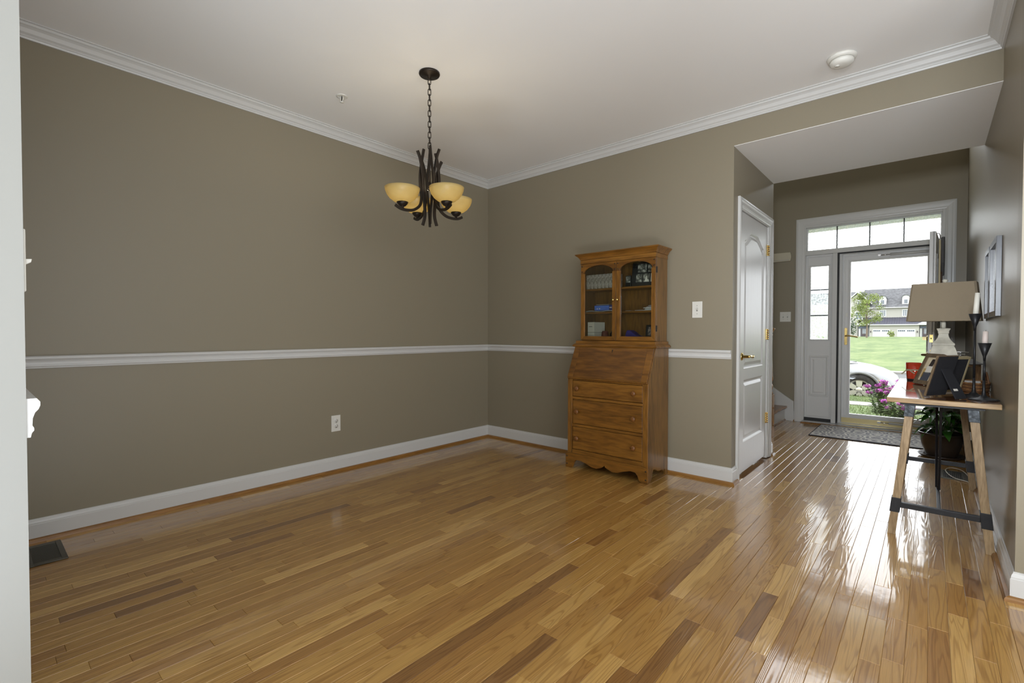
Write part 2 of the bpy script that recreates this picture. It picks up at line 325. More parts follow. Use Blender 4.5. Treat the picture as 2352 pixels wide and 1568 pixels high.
# floor: sub-floor slab, oak strips as children
FL = S(MB().box(-3.1, 6.6, -8.6, 3.16, -.12, -.006), 'floor', 'oak_floor', 'golden oak strip floor running towards the front door', 'floor')
def make_planks():
    Wd = .0571; rng = random.Random(11); planks = []
    nrow = int(5.6/Wd)
    R = cam.rotation_euler.to_matrix(); right, up, fwd = R @ Vector((1, 0, 0)), R @ Vector((0, 1, 0)), R @ Vector((0, 0, -1))
    def proj(p):
        v = Vector(p)-CAM; z = v.dot(fwd)
        if z < .3: return None
        return (1176+1097.3*v.dot(right)/z, 784-1097.3*v.dot(up)/z)
    for i in range(nrow):
        x0 = .012+i*Wd; x1 = x0+Wd; y = -4.3-rng.random()*.8
        while y < 3.05:
            L = rng.choice((.28, .36, .45, .55, .7, .85, 1.05))*(.85+.3*rng.random()); y1 = min(y+L, 3.05)
            if y1-y < .06: break
            xc = (x0+x1)/2
            ok = True
            if y > -.02 and xc < 2.4 and y1 < 1.16: ok = False
            if xc > 3.69 and y > -.80: ok = False
            if ok:
                r = rng.random(); tone = rng.uniform(0, .14) if r < .045 else (rng.uniform(.76, 1) if r > .86 else rng.uniform(.24, .72))
                c = [proj((a, b, 0)) for a, b in ((x0, y), (x1, y), (x1, y1), (x0, y1))]; A = 0
                if all(c) and any(40 < q[0] < 2352 and q[1] < 1568 for q in c):
                    A = abs(sum(c[k][0]*c[(k+1) % 4][1]-c[(k+1) % 4][0]*c[k][1] for k in range(4)))/2
                    if y1 > .1 and xc < 2.39: A *= .05
                planks.append((A, x0, x1, y, y1, tone, rng.random()))
            y = y1
    planks.sort(reverse=True)
    def geo(x0, x1, y0, y1):
        g, c, t = .0002, .0013, .0012; q = rng.uniform(-.00016, .00016); h = rng.uniform(-.0002, .0002)
        a, b, cc, d = x0+g, x1-g, y0+g, y1-g
        v = [(a, cc, -.006), (b, cc, -.006), (b, d, -.006), (a, d, -.006), (a, cc, -t), (b, cc, -t), (b, d, -t), (a, d, -t), (a+c, cc+c, -q), (b-c, cc+c, q), (b-c, d-c, q+h), (a+c, d-c, h-q)]
        f = [(8, 9, 10, 11)]
        for k in range(4): f += [(k, (k+1) % 4, 4+(k+1) % 4, 4+k), (4+k, 4+(k+1) % 4, 8+(k+1) % 4, 8+k)]
        return v, f
    def attr(me, tones, seeds):
        for nm, vals in (('tone', tones), ('seed', seeds)):
            a = me.attributes.new(nm, 'FLOAT', 'POINT'); a.data.foreach_set('value', vals)
    fo = world_loc(FL); top = .002 * 0
    for A, x0, x1, y0, y1, tone, seed in planks[:300]:
        c = Vector(((x0+x1)/2, (y0+y1)/2, 0)); v, f = geo(x0, x1, y0, y1)
        me = bpy.data.meshes.new('plank'); me.from_pydata([tuple(Vector(q)-c) for q in v], [], f); me.materials.append(MATS['oak_floor']); attr(me, [tone]*12, [seed]*12)
        o = bpy.data.objects.new('plank', me); COL.objects.link(o); o.parent = FL; o.location = c-fo
    V, F, T, Sd = [], [], [], []
    for A, x0, x1, y0, y1, tone, seed in planks[300:]:
        v, f = geo(x0, x1, y0, y1); b = len(V); V += v; F += [[b+i for i in q] for q in f]; T += [tone]*12; Sd += [seed]*12
    me = bpy.data.meshes.new('plank_field'); me.from_pydata([tuple(Vector(q)-fo) for q in V], [], F); me.materials.append(MATS['oak_floor']); attr(me, T, Sd)
    o = bpy.data.objects.new('plank_field', me); COL.objects.link(o); o.parent = FL; o['kind'] = 'stuff'
make_planks()
# walls
S(MB().box(-.12, 0, YW-.12, .12, 0, 2.72), 'wall_left', 'wall_paint', 'taupe dining room wall on the left, above and below white chair rail', 'wall')
S(MB().box(0, XO, 0, .12, 0, 2.72).box(XO, XR, 0, .12, ZH+.003, 2.72), 'wall_back', 'wall_paint', 'taupe wall behind the wooden secretary with header over the hall', 'wall')
S(MB().box(XO-.12, XO, .12, .17, 0, ZH).box(XO-.12, XO, .985, DS, 0, ZH).box(XO-.12, XO, .17, .985, 1.985, ZH), 'wall_closet', 'wall_paint', 'narrow taupe wall around the closet door', 'wall')
S(MB().box(XR, XR+.12, YN+.12, YD+.12, 0, 5.3), 'wall_right', 'wall_paint_satin', 'satin taupe hall wall on the right behind the console table', 'wall')
S(MB().box(XR, 6.6, YN, YN+.12, 0, 2.72), 'wall_return', 'wall_paint', 'taupe wall end at the right edge turning the corner', 'wall')
# front (door) wall with the opening; upper gap, unseen, added to light the foyer
ox0, ox1, oz1 = 2.275, 3.535, 2.345
S(MB().box(-1.1, .6, YD, YD+.12, 0, 5.3).box(.6, ox0, YD, YD+.12, 0, 3.0).box(ox1, XR, YD, YD+.12, 0, 5.3).box(ox0, ox1, YD, YD+.12, oz1, 3.0).box(.6, ox1, YD, YD+.12, 4.9, 5.3), 'wall_front', 'wall_paint', 'taupe wall around the front door and its side window', 'wall')
S(MB().box(-1.1, XO-.12, DS-.12, DS, 0, 2.72).box(-1.1, XR, DS-.12, DS, ZH+.003, 5.3), 'wall_stair', 'wall_paint', 'hidden stair side of the closet and the wall above', 'wall')
S(MB().box(-1.22, -1.1, DS-.12, YD+.12, 0, 5.3), 'wall_landing', 'wall_paint', 'wall at the hidden end of the stairs', 'wall')
S(MB().box(-1.22, XR+.12, DS-.12, YD+.12, 5.3, 5.4), 'ceiling_foyer', 'ceiling_paint', 'high ceiling over the entry', 'ceiling')
S(MB().box(XO, XR, .0, DS, ZH, ZH+.003), 'ceiling_soffit', 'ceiling_paint', 'lower pale ceiling over the hall opening', 'ceiling')
S(MB().box(-3.2, 6.7, -8.7, .12, ZC, ZC+.1), 'ceiling', 'ceiling_paint', 'smooth off-white ceiling over the dining room', 'ceiling')
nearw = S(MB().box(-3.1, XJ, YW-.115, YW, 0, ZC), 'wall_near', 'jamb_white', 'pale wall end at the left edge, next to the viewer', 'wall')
# rooms behind the viewer (never in view): walls with windows that let the daylight in
S(MB().box(-3.2, -2.5, -8.7, -8.5, 0, ZC).box(1.1, 3.75, -8.7, -8.5, 0, ZC).box(6.15, 6.7, -8.7, -8.5, 0, ZC).box(-2.5, 1.1, -8.7, -8.5, 0, .6).box(-2.5, 1.1, -8.7, -8.5, 2.3, ZC).box(3.75, 6.15, -8.7, -8.5, 0, .6).box(3.75, 6.15, -8.7, -8.5, 2.3, ZC), 'wall_rear', 'wall_paint', 'rear wall with two wide windows behind the viewer', 'wall')
S(MB().box(6.5, 6.7, -8.5, -6.4, 0, ZC).box(6.5, 6.7, -2, YN+.12, 0, ZC).box(6.5, 6.7, -6.4, -2, 0, .6).box(6.5, 6.7, -6.4, -2, 2.3, ZC), 'wall_side', 'wall_paint', 'side wall with a wide window behind the viewer', 'wall')
S(MB().box(-3.2, -3.1, -8.5, YW, 0, ZC), 'wall_kitchen', 'wall_paint', 'far side wall behind the viewer', 'wall')
# crown
S(run(CROWN, 'left', 0, YW, 0, None, 0, -1), 'trim_1', 'trim_white', 'white crown moulding along the top of the left wall', 'crown moulding')
S(run(CROWN, 'back', 0, 0, XR, None, -1, -1), 'trim_2', 'trim_white', 'white crown moulding over the secretary and the hall opening', 'crown moulding')
S(run(CROWN, 'right', XR, YN, 0, None, 0, -1), 'trim_3', 'trim_white', 'short white crown moulding in the top right corner', 'crown moulding')
S(run(CROWN, 'near', YW, 0, XJ), 'trim_4', 'trim_white', 'crown moulding on the near wall out of view', 'crown moulding')
# chair rail
S(run(RAIL, 'left', 0, YW, 0, None, 0, -1), 'trim_5', 'trim_white', 'white chair rail across the left wall', 'chair rail')
cr = run(RAIL, 'back', 0, 0, XO-.004, None, -1, 0)
S(cr, 'trim_6', 'trim_white', 'white chair rail behind the secretary ending at the hall opening', 'chair rail')
NR = [(u*.78, .947-(.947-v)*1.14) for u, v in RAIL]
S(run(NR, 'near', YW, 0, XJ-.006), 'trim_7', 'trim_white', 'end of white chair rail peeking out beside the near wall end', 'chair rail')
# baseboards with stained shoe moulding as their part
def baseboard(side, segs, label):
    mb = MB(); sh = MB()
    for wl, c, a, b, m in segs:
        run(BASE, wl, c, a, b, mb, *m); run(SHOE, wl, c, a, b, sh, *m)
    o = S(mb, 'baseboard_'+side, 'trim_white', label, 'baseboard')
    sh.build('shoe_moulding', 'shoe_oak' if segs[0][0] in ('left', 'right') else 'shoe_oak_x', o)
baseboard('left', [('left', 0, YW, 0, (0, -1))], 'white baseboard with oak shoe along the left wall')
baseboard('back', [('back', 0, 0, XO, (-1, 1))], 'white baseboard with oak shoe beside the secretary')
baseboard('closet', [('left', XO, 0, .098, (1, 0))], 'short white baseboard wrapped round the hall corner before closet door')
baseboard('stair', [('left', XO, 1.062, DS, (0, 1))], 'tiny white baseboard piece beyond the closet door')
baseboard('right', [('right', XR, YN, YD, (1, -1))], 'white baseboard with oak shoe along the right hall wall')
baseboard('return', [('back', YN, XR, 6.5, (1, 0))], 'white baseboard at the right edge of the picture')
baseboard('front', [('back', YD, 2.192, 2.203, (0, 0)), ('back', YD, 3.618, XR, (0, -1))], 'short white baseboard between stair skirt and door casing')
baseboard('near', [('near', YW, 0, XJ-.01, (-1, 0))], 'baseboard on the near wall out of view')

# ---------------------------------------------------------------- closet door in the hall
def to_closet(depth0): return lambda u, v, d: (depth0+d, u, v)
cas = MB()
CP = [(0, 0), (.0, .016), (.012, .020), (.02, .020), (.03, .016), (.05, .014), (.058, .010), (.066, .008), (.07, 0)]   # (from outer edge inwards, out)
def casing(mb, u0, u1, v1, face, sgn, ax, wd=.07, v0=0):
    """three-sided casing on a wall face; sgn = direction out of the wall; ax 'x' (wall faces x) or 'y'"""
    k = wd/.07
    def place(u, v, o): return (face+sgn*o, u, v) if ax == 'x' else (u, face+sgn*o, v)
    for i in range(len(CP)):
        pass
    n = len(CP); vs = []
    for a, o in CP:
        a *= k; vs += [place(u0+a, v0, o), place(u0+a, v1-a, o), place(u1-a, v1-a, o), place(u1-a, v0, o)]
    fs = []
    for i in range(n):
        j = (i+1) % n
        for t in range(3): fs.append((i*4+t, j*4+t, j*4+t+1, i*4+t+1))
    fs += [[i*4 for i in range(n)], [i*4+3 for i in range(n)][::-1]]
    mb.add(vs, fs)
casing(cas, .098, 1.062, 2.045, XO, 1, 'x', .075)
cas.box(XO-.1, XO+.004, .17, .188, 0, 1.985).box(XO-.1, XO+.004, .955, .985, 0, 1.985).box(XO-.1, XO+.004, .188, .955, 1.965, 1.985)
S(cas, 'trim_8', 'trim_white', 'white moulded casing around the closet door', 'door casing', .001)
cd = struct('door_3', (XO, .57, 0), 'white two-panel closet door with arched upper panel and brass lever', 'door')
du0, du1, dv0, dv1 = .192, .951, .022, 1.96
arch = [(.30, .80), (.84, .80), (.84, 1.765)]+[(.57+.27*math.cos(t), 1.765+.075*(.5-.5*math.cos(min(1, max(0, (1-abs(math.cos(t)))/.75))*PI))) for t in [math.radians(a) for a in range(12, 169, 9)]]+[(.30, 1.765)]
low = rect(.30, .84, .245, .715)
mb = MB(); t3 = to_closet(XO-.006)
holed_face(mb, rect(du0, du1, dv0, dv1), [arch, low], t3)
for pl in (arch, low): ringed_panel(mb, pl, [(0, 0), (.006, -.003), (.014, -.011), (.024, -.011), (.044, -.004), (.048, -.003)], t3)
mb.box(XO-.045, XO-.019, du0, du1, dv0, dv1)
for a, b in ((rect(du0, du1, dv0, dv1), None),):
    L = [t3(u, v, 0) for u, v in a]+[t3(u, v, -.02) for u, v in a]; mb.add(L, [(i, (i+1) % 4, 4+(i+1) % 4, 4+i) for i in range(4)])
leaf = mb.build('leaf', 'closet_door_white', cd)
for i, z in enumerate((1.767, 1.057, .347)):
    h = MB().box(XO-.004, XO+.001, .925, .955, z-.045, z+.045)
    for k in range(5): h.lathe([(.0055, z-.045+k*.0182), (.0055, z-.045+k*.0182+.0165)], (XO+.006, .958, 0), 10)
    h.build('hinge', 'brass', cd)
kb = MB().lathe([(.001, 0), (.027, 0), (.029, .004), (.024, .009), (.011, .012), (.010, .05)], (XO-.006, .245, .894), 20, 'x')
kb.tube(smoothpath([(XO+.046, .240, .894), (XO+.048, .27, .896), (XO+.046, .31, .894), (XO+.044, .345, .890), (XO+.042, .352, .898)]), [.010]*5+[.009]*5+[.009]*5+[.012]*10, 8)
kb.build('lever', 'brass', cd)

# ---------------------------------------------------------------- stairs beyond the closet
st = struct('stairs', (1.4, 2.5, 0), 'white riser stairs with oak tread climbing left beside the front door', 'stairs')
for i in range(6):
    x1 = 2.10-i*.255
    MB().box(x1-.02, x1, 1.93, YD-.02, i*.178, i*.178+.152).build('riser', 'trim_white', st)
    MB().box(x1-.27, x1+.028, 1.90, YD-.02, i*.178+.152, i*.178+.178).build('tread', 'stair_oak', st, .008, 3)
sl = .178/.255
sk = MB().prism([(2.192, 0), (2.192, .235), (2.165, .248), (2.165-1.3, .248+1.3*sl), (2.165-1.3, 0)], 'xz', YD-.02, YD-.001)
sk.prism([(2.196, 0), (2.196, .24), (2.175, .252), (2.175, 0)], 'xz', YD-.028, YD-.002)
sk.prism([(2.175, .215), (2.175, .252), (2.165-1.3, .256+1.3*sl), (2.165-1.3, .221+1.3*sl)], 'xz', YD-.028, YD-.002)
sk.build('skirt_board', 'trim_white', st)
MB().prism([(2.10, 0), (2.116, 0), (2.112, .012), (2.10, .018)], 'xz', 1.93, YD-.02).build('shoe_moulding', 'stair_oak', st)
nw = thing('newel_post', 'turned oak newel post half hidden behind the closet door casing', 'newel post', (2.185, 1.90, 0))
MB().box(2.14, 2.23, 1.855, 1.945, 0, .44).build('post_block', 'newel_oak', nw, .004)
MB().lathe([(.03, .44), (.042, .455), (.03, .47), (.034, .49), (.042, .52), (.032, .55), (.028, .56), (.034, .575), (.042, .585), (.043, .60), (.038, .64), (.030, .86), (.025, 1.02), (.028, 1.04), (.036, 1.05), (.028, 1.062)], (2.185, 1.90, 0), 20).build('turned_shaft', 'newel_oak', nw)
MB().lathe([(.028, 1.062), (.034, 1.075), (.052, 1.105), (.056, 1.112), (.05, 1.118), (.001, 1.12)], (2.185, 1.90, 0), 20).build('cap', 'newel_oak', nw)
for z in (.12, .3):
    MB().lathe([(.008, 0), (.01, .004), (.001, .008)], (2.231, 1.90, z), 8, 'x').build('button', 'newel_oak', nw)

# ---------------------------------------------------------------- front entry: casing, transom, sidelight, storm door, open door
ec = MB(); casing(ec, 2.20, 3.618, 2.428, YD, -1, 'y', .088)
S(ec, 'trim_9', 'trim_white', 'wide white casing around the whole front entry', 'door casing', .001)
fr = MB()
yA, yB = YD-.004, YD+.10
fr.box(2.276, 2.298, yA, yB, 0, 2.345).box(3.512, 3.534, yA, yB, 0, 2.345).box(2.298, 3.512, yA, yB, 2.318, 2.344)     # jambs, head
fr.box(2.298, 3.512, yA, yB, 1.992, 2.042)                                                            # transom bar
fr.box(2.570, 2.617, yA, yB, 0, 1.992)                                                                # mullion post
S(fr, 'trim_10', 'trim_white', 'white frame dividing transom, side window and front door', 'door frame', .003)
S(MB().box(2.617, 2.628, YD-.002, yB, .03, 1.992).box(2.628, 3.512, YD-.002, yB, 1.980, 1.992), 'trim_11', 'rubber_seal', 'black weather strip around the front door opening', 'weather strip')
tw = struct('window_1', (2.9, YD+.06, 2.042), 'four-pane transom window above the front door', 'window')
MB().box(2.298, 2.312, YD+.045, YD+.085, 2.042, 2.318).box(3.50, 3.512, YD+.045, YD+.085, 2.042, 2.318).box(2.312, 3.5, YD+.045, YD+.085, 2.042, 2.052).box(2.312, 3.5, YD+.045, YD+.085, 2.308, 2.318).build('sash', 'trim_white', tw)
mx = [2.312, 2.602, 2.907, 3.204, 3.5]
for a, b in zip(mx, mx[1:]): MB().box(a, b, YD+.062, YD+.066, 2.052, 2.308).build('pane', 'transom_glass', tw)
for a in mx[1:-1]: MB().box(a-.005, a+.005, YD+.052, YD+.070, 2.052, 2.308).build('muntin', 'slot_dark', tw)
sw = struct('window_2', (2.435, YD+.05, 0), 'tall narrow side window panel left of the front door', 'window')
t3 = lambda u, v, d: (u, YD+.045-d, v)
mb = MB(); gl = rect(2.345, 2.53, .99, 1.86); pn = rect(2.338, 2.535, .315, .80)
holed_face(mb, rect(2.298, 2.570, .055, 1.992), [gl, pn], t3)
ringed_panel(mb, pn, [(0, 0), (.006, .006), (.014, .006), (.024, -.006), (.036, -.006), (.055, .001)], t3)
ringed_panel(mb, gl, [(-.014, 0), (-.014, .010), (-.004, .014), (.003, .008), (.003, -.03)], t3, False)
ringed_panel(mb, rect(2.312, 2.556, .075, 1.972), [(0, .0005), (.004, .003), (.008, .0005)], t3, False)
mb.build('panel', 'door_white', sw)
MB().box(2.348, 2.527, YD+.066, YD+.070, .993, 1.857).build('pane', 'obscure_glass', sw)
for z in (1.277, 1.580): MB().box(2.348, 2.527, YD+.055, YD+.075, z-.006, z+.006).build('muntin', 'iron_strap', sw)
MB().box(2.298, 2.570, YD+.02, YD+.05, .028, .056).build('bottom_seal', 'rubber_seal', sw)
th = S(MB().prism([(YD-.05, 0), (YD-.045, .012), (YD-.01, .024), (YD+.02, .028), (YD+.2, .028), (YD+.2, -.02), (YD-.05, -.02)], 'yz', 2.28, 3.53), 'trim_12', 'aluminium', 'metal threshold under the front door', 'threshold')
S(MB().prism([(YD-.085, 0), (YD-.08, .008), (YD-.05, .011), (YD-.05, 0)], 'yz', 2.28, 3.53), 'trim_13', 'stair_oak', 'thin oak strip in front of the door threshold', 'threshold strip')
sd = struct('door_2', (3.06, YD+.16, .03), 'white full-glass storm door closed across the entry', 'storm door')
ys = YD+.075
t3 = lambda u, v, d: (u, ys-d, v)
mb = MB(); gl = rect(2.738, 3.40, .140, 1.884)
holed_face(mb, rect(2.662, 3.475, .03, 1.972), [gl], t3)
ringed_panel(mb, gl, [(-.024, 0), (-.024, .008), (-.014, .010), (-.008, .005), (0, .003), (0, -.035)], t3, False)
ringed_panel(mb, rect(2.668, 3.469, .10, 1.965), [(0, 0), (.003, .004), (.016, .004), (.019, 0)], t3, False)
mb.box(2.662, 2.73, ys+.001, ys+.035, .03, 1.972).box(3.408, 3.475, ys+.001, ys+.035, .03, 1.972).box(2.73, 3.408, ys+.001, ys+.035, .03, .132).box(2.73, 3.408, ys+.001, ys+.035, 1.892, 1.972)
mb.build('frame', 'door_white', sd)
MB().box(2.632, 2.66, YD+.03, YD+.12, .03, 1.975).box(3.477, 3.51, YD+.03, YD+.12, .03, 1.975).box(2.632, 3.51, YD+.03, YD+.12, 1.972, 1.98).build('jamb_channel', 'trim_white', sd, .003)
MB().box(2.739, 3.399, ys+.012, ys+.016, .141, 1.883).build('pane', 'clear_glass', sd)
MB().box(2.665, 3.472, ys-.008, ys+.0, .034, .092).build('kick_strip', 'brass_dull', sd, .001)
hp = MB().prism([(2.684, .935), (2.698, .930), (2.712, .935), (2.712, 1.125), (2.698, 1.13), (2.684, 1.125)], 'xz', ys-.008, ys)
hp.build('handle_plate', 'brass', sd, .002)
MB().tube(smoothpath([(2.70, ys-.008, 1.035), (2.70, ys-.045, 1.036), (2.73, ys-.05, 1.038), (2.78, ys-.052, 1.03), (2.815, ys-.055, 1.022)]), .0085, 8).build('lever', 'brass', sd)
MB().box(2.694, 2.718, ys-.006, ys, 1.255, 1.30).build('latch_button', 'plate_ivory', sd, .002)
MB().tube([(3.09, ys-.03, 1.930), (3.42, ys-.03, 1.930)], .013, 12).build('closer_tube', 'trim_white', sd)
MB().tube([(3.0, ys-.03, 1.930), (3.09, ys-.03, 1.930)], .005, 8).box(2.985, 3.01, ys-.035, ys+.001, 1.92, 1.94).box(3.42, 3.45, ys-.04, ys+.001, 1.905, 1.955).build('closer_rod', 'chrome', sd)
MB().tube([(3.10, ys-.03, .075), (3.40, ys-.03, .075)], .012, 12).build('closer_tube', 'trim_white', sd)
MB().tube([(3.02, ys-.03, .075), (3.10, ys-.03, .075)], .005, 8).box(3.0, 3.03, ys-.035, ys+.001, .065, .085).build('closer_rod', 'chrome', sd)
# front door leaf, swung open along the hall
fd = struct('door_1', (3.50, 3.06, .02), 'white front door swung open, seen edge-on beside the lamp', 'door')
ang = math.atan2(.042, .86); Mx = Matrix.Translation((3.502, 3.065, 0)) @ Matrix.Rotation(-ang, 4, 'Z')
# local: y from 0 (hinge) to -.865 (free edge); x from -.044 (inside face) to 0 (outside face)
mb = MB(Mx); t3 = lambda u, v, d: (d, u, v)
pnls = [rect(-.74, -.47, .25, .80), rect(-.39, -.12, .25, .80), rect(-.74, -.47, 1.0, 1.80), rect(-.39, -.12, 1.0, 1.80)]
holed_face(mb, rect(-.865, 0, .02, 1.985), pnls, t3)
for q in pnls: ringed_panel(mb, q, [(0, 0), (.006, .006), (.014, .006), (.024, -.006), (.036, -.006), (.055, .001)], t3)
mb.box(-.044, -.010, -.865, 0, .02, 1.985)
L = [(0, u, v) for u, v in rect(-.865, 0, .02, 1.985)]+[(-.02, u, v) for u, v in rect(-.865, 0, .02, 1.985)]; mb.add(L, [(i, (i+1) % 4, 4+(i+1) % 4, 4+i) for i in range(4)])
mb.build('leaf', 'door_white', fd)
MB(Mx).box(-.034, -.010, -.8665, -.864, .985, 1.055).build('bolt_plate', 'brass', fd)
MB(Mx).box(-.026, -.018, -.867, -.864, 1.012, 1.028).build('bolt', 'slot_dark', fd)
MB(Mx).lathe([(.001, -.058), (.022, -.056), (.026, -.050), (.028, -.044)], (0, -.81, 1.02), 16, 'x').box(-.085, -.056, -.816, -.804, 1.005, 1.035).build('thumb_turn', 'brass_dull', fd)
MB(Mx).lathe([(.026, -.044), (.028, -.05), (.014, -.056), (.010, -.09), (.001, -.092)], (0, -.81, .87), 16, 'x').tube([(-.085, -.815, .87), (-.088, -.78, .872), (-.085, -.70, .868)], .009, 8).build('lever', 'brass_dull', fd)
MB(Mx).box(-.030, -.012, -.8665, -.864, .82, .92).build('latch_plate', 'brass', fd)

# ================================================================ SECRETARY DESK
X0, X1, YF, YB = 1.256, 1.940, -.375, -.036
sec = thing('secretary_desk', 'honey brown wooden secretary with slant lid, three drawers and glazed arched hutch doors', 'secretary desk', (1.6, -.2, 0))
def sidepoly(t=0): return [(YB, .0), (YB, .955), (-.262, .955), (YF, .712), (YF, .0)]
# sides: shaped feet cut into the bottom edge
foot = [(YF, 0), (YF, .712), (-.262, .955), (YB, .955), (YB, 0), (-.075, 0), (-.078, .02), (-.085, .04), (-.095, .048), (-.103, .04), (-.108, .028), (-.13, .045), (-.15, .05), (-.17, .05), (-.21, .055), (-.25, .075), (-.285, .08), (-.30, .06), (-.31, .03), (-.325, .004), (-.34, 0)]
for a, b in ((X0, X0+.02), (X1-.02, X1)): MB().prism(foot, 'yz', a, b).build('side_panel', 'pine_side', sec, .0015)
MB().box(X0+.02, X1-.02, YB-.012, YB-.002, .06, .955).build('back_panel', 'pine_back', sec)
# front frame: stiles and drawer rails
for a, b in ((X0+.001, X0+.042), (X1-.042, X1-.001)): MB().box(a, b, YF-.004, YF+.016, .10, .705).build('stile', 'pine_z', sec, .002)
for z0, z1 in ((.694, .712), (.545, .565), (.328, .348), (.10, .145)): MB().box(X0+.042, X1-.042, YF-.002, YF+.016, z0, z1).build('rail', 'pine_light', sec, .002)
# drawers
for z0, z1, m in ((.568, .691, 'pine_light'), (.351, .542, 'pine_x'), (.148, .325, 'pine_light')):
    d = MB().box(X0+.045, X1-.045, YF+.001, YF+.25, z0, z1).build('drawer', m, sec, .003)
    for x in (X0+.093, X1-.108):
        MB().lathe([(.008, 0), (.009, -.012), (.017, -.016), (.0195, -.022), (.0185, -.029), (.012, -.033), (.001, -.034)], (x, YF+.001, (z0+z1)/2+.002), 16, 'y').build('knob', 'pine_knob', d)
# bracket base with scalloped apron
ap = [(X0-.008, .105), (X0-.008, .0), (X0+.045, 0), (X0+.06, .008), (X0+.072, .045), (X0+.09, .066), (X0+.13, .068), (X0+.18, .055), (X0+.23, .036), (X0+.275, .032), (X0+.31, .045), (X0+.335, .058),
      (1.598, .070), (X1-.335, .058), (X1-.31, .045), (X1-.275, .032), (X1-.23, .036), (X1-.18, .055), (X1-.13, .068), (X1-.09, .066), (X1-.072, .045), (X1-.06, .008), (X1-.045, 0), (X1+.008, 0), (X1+.008, .105), (X1-.03, .118), (X0+.03, .118)]
MB().prism(ap, 'xz', YF-.02, YF-.003).build('apron', 'pine_x', sec, .003)
for x in (X0+.006, X1-.008):
    for z in (.028, .088): MB().lathe([(.006, 0), (.006, -.002), (.001, -.003)], (x, YF-.02, z), 10, 'y').build('peg', 'peg_dark', sec)
# slant lid with breadboard ends
lz0, lz1 = .712, .955; ly0, ly1 = YF-.004, -.266
sa = math.atan2(lz1-lz0, ly1-ly0); LM = Matrix.Translation((0, ly0, lz0)) @ Matrix.Rotation(sa, 4, 'X'); LL = math.hypot(lz1-lz0, ly1-ly0)
lid = MB(LM).box(X0+.055, X1-.055, 0, LL, -.006, .014).build('lid', 'pine_panel', sec, .002)
for a, b in ((X0+.004, X0+.054), (X1-.054, X1-.004)): MB(LM).box(a, b, 0, LL, -.006, .015).build('breadboard_end', 'pine_panel', lid, .002)
MB(LM).box(X0+.004, X1-.004, -.008, .006, -.008, .010).build('lid_edge', 'pine_x', lid, .003)
MB(LM).lathe([(.001, .0165), (.0055, .016), (.0055, .010)], (1.607, LL-.03, 0), 10).box(1.6045, 1.6095, LL-.048, LL-.032, .012, .0158).build('keyhole', 'peg_dark', lid)
# ledge moulding under the hutch
def loft3(prof, x0, x1, yf, yb):
    """moulding that returns round three sides: rings of (offset, z)"""
    mb = MB(); vs = []; fs = []
    for o, z in prof: vs += [(x0-o, yf-o, z), (x1+o, yf-o, z), (x1+o, yb, z), (x0-o, yb, z)]
    for i in range(len(prof)-1):
        for k in range(4): fs.append((i*4+k, i*4+(k+1) % 4, (i+1)*4+(k+1) % 4, (i+1)*4+k))
    n = len(prof)*4; return mb.add(vs, fs+[(3, 2, 1, 0), (n-4, n-3, n-2, n-1)])
loft3([(.004, .955), (.014, .957), (.017, .963), (.017, .969), (.011, .976), (.004, .981), (-.002, .984), (-.004, 1.004)], X0, X1, -.272, YB+.002).build('ledge', 'pine_x', sec)
# hutch
HX0, HX1, HYF, HZ0, HZ1 = 1.286, 1.926, -.240, 1.004, 1.640
for a, b in ((HX0, HX0+.018), (HX1-.018, HX1)): MB().box(a, b, HYF+.022, YB, HZ0, HZ1).build('hutch_side', 'pine_side', sec, .0015)
MB().box(HX0+.018, HX1-.018, YB-.010, YB, HZ0, HZ1).build('hutch_back', 'pine_back', sec)
MB().box(HX0+.018, HX1-.018, HYF+.02, YB-.01, HZ0, 1.030).build('hutch_floor', 'pine_x', sec)
MB().box(HX0+.018, HX1-.018, HYF+.022, YB-.01, 1.624, HZ1).build('hutch_top', 'pine_x', sec)
for z in (1.228, 1.414): MB().box(HX0+.019, HX1-.019, HYF+.032, YB-.011, z-.008, z+.008).build('shelf', 'pine_x', sec, .003)
loft3([(.003, 1.622), (.003, 1.652)], HX0, HX1, HYF, YB).build('frieze', 'pine_light', sec)
loft3([(.001, 1.652), (.001, 1.6545), (.006, 1.656), (.008, 1.664), (.013, 1.673), (.021, 1.682), (.029, 1.688), (.033, 1.692), (.036, 1.694), (.036, 1.700), (.033, 1.702)], HX0, HX1, HYF, YB).build('cornice', 'pine_x', sec)
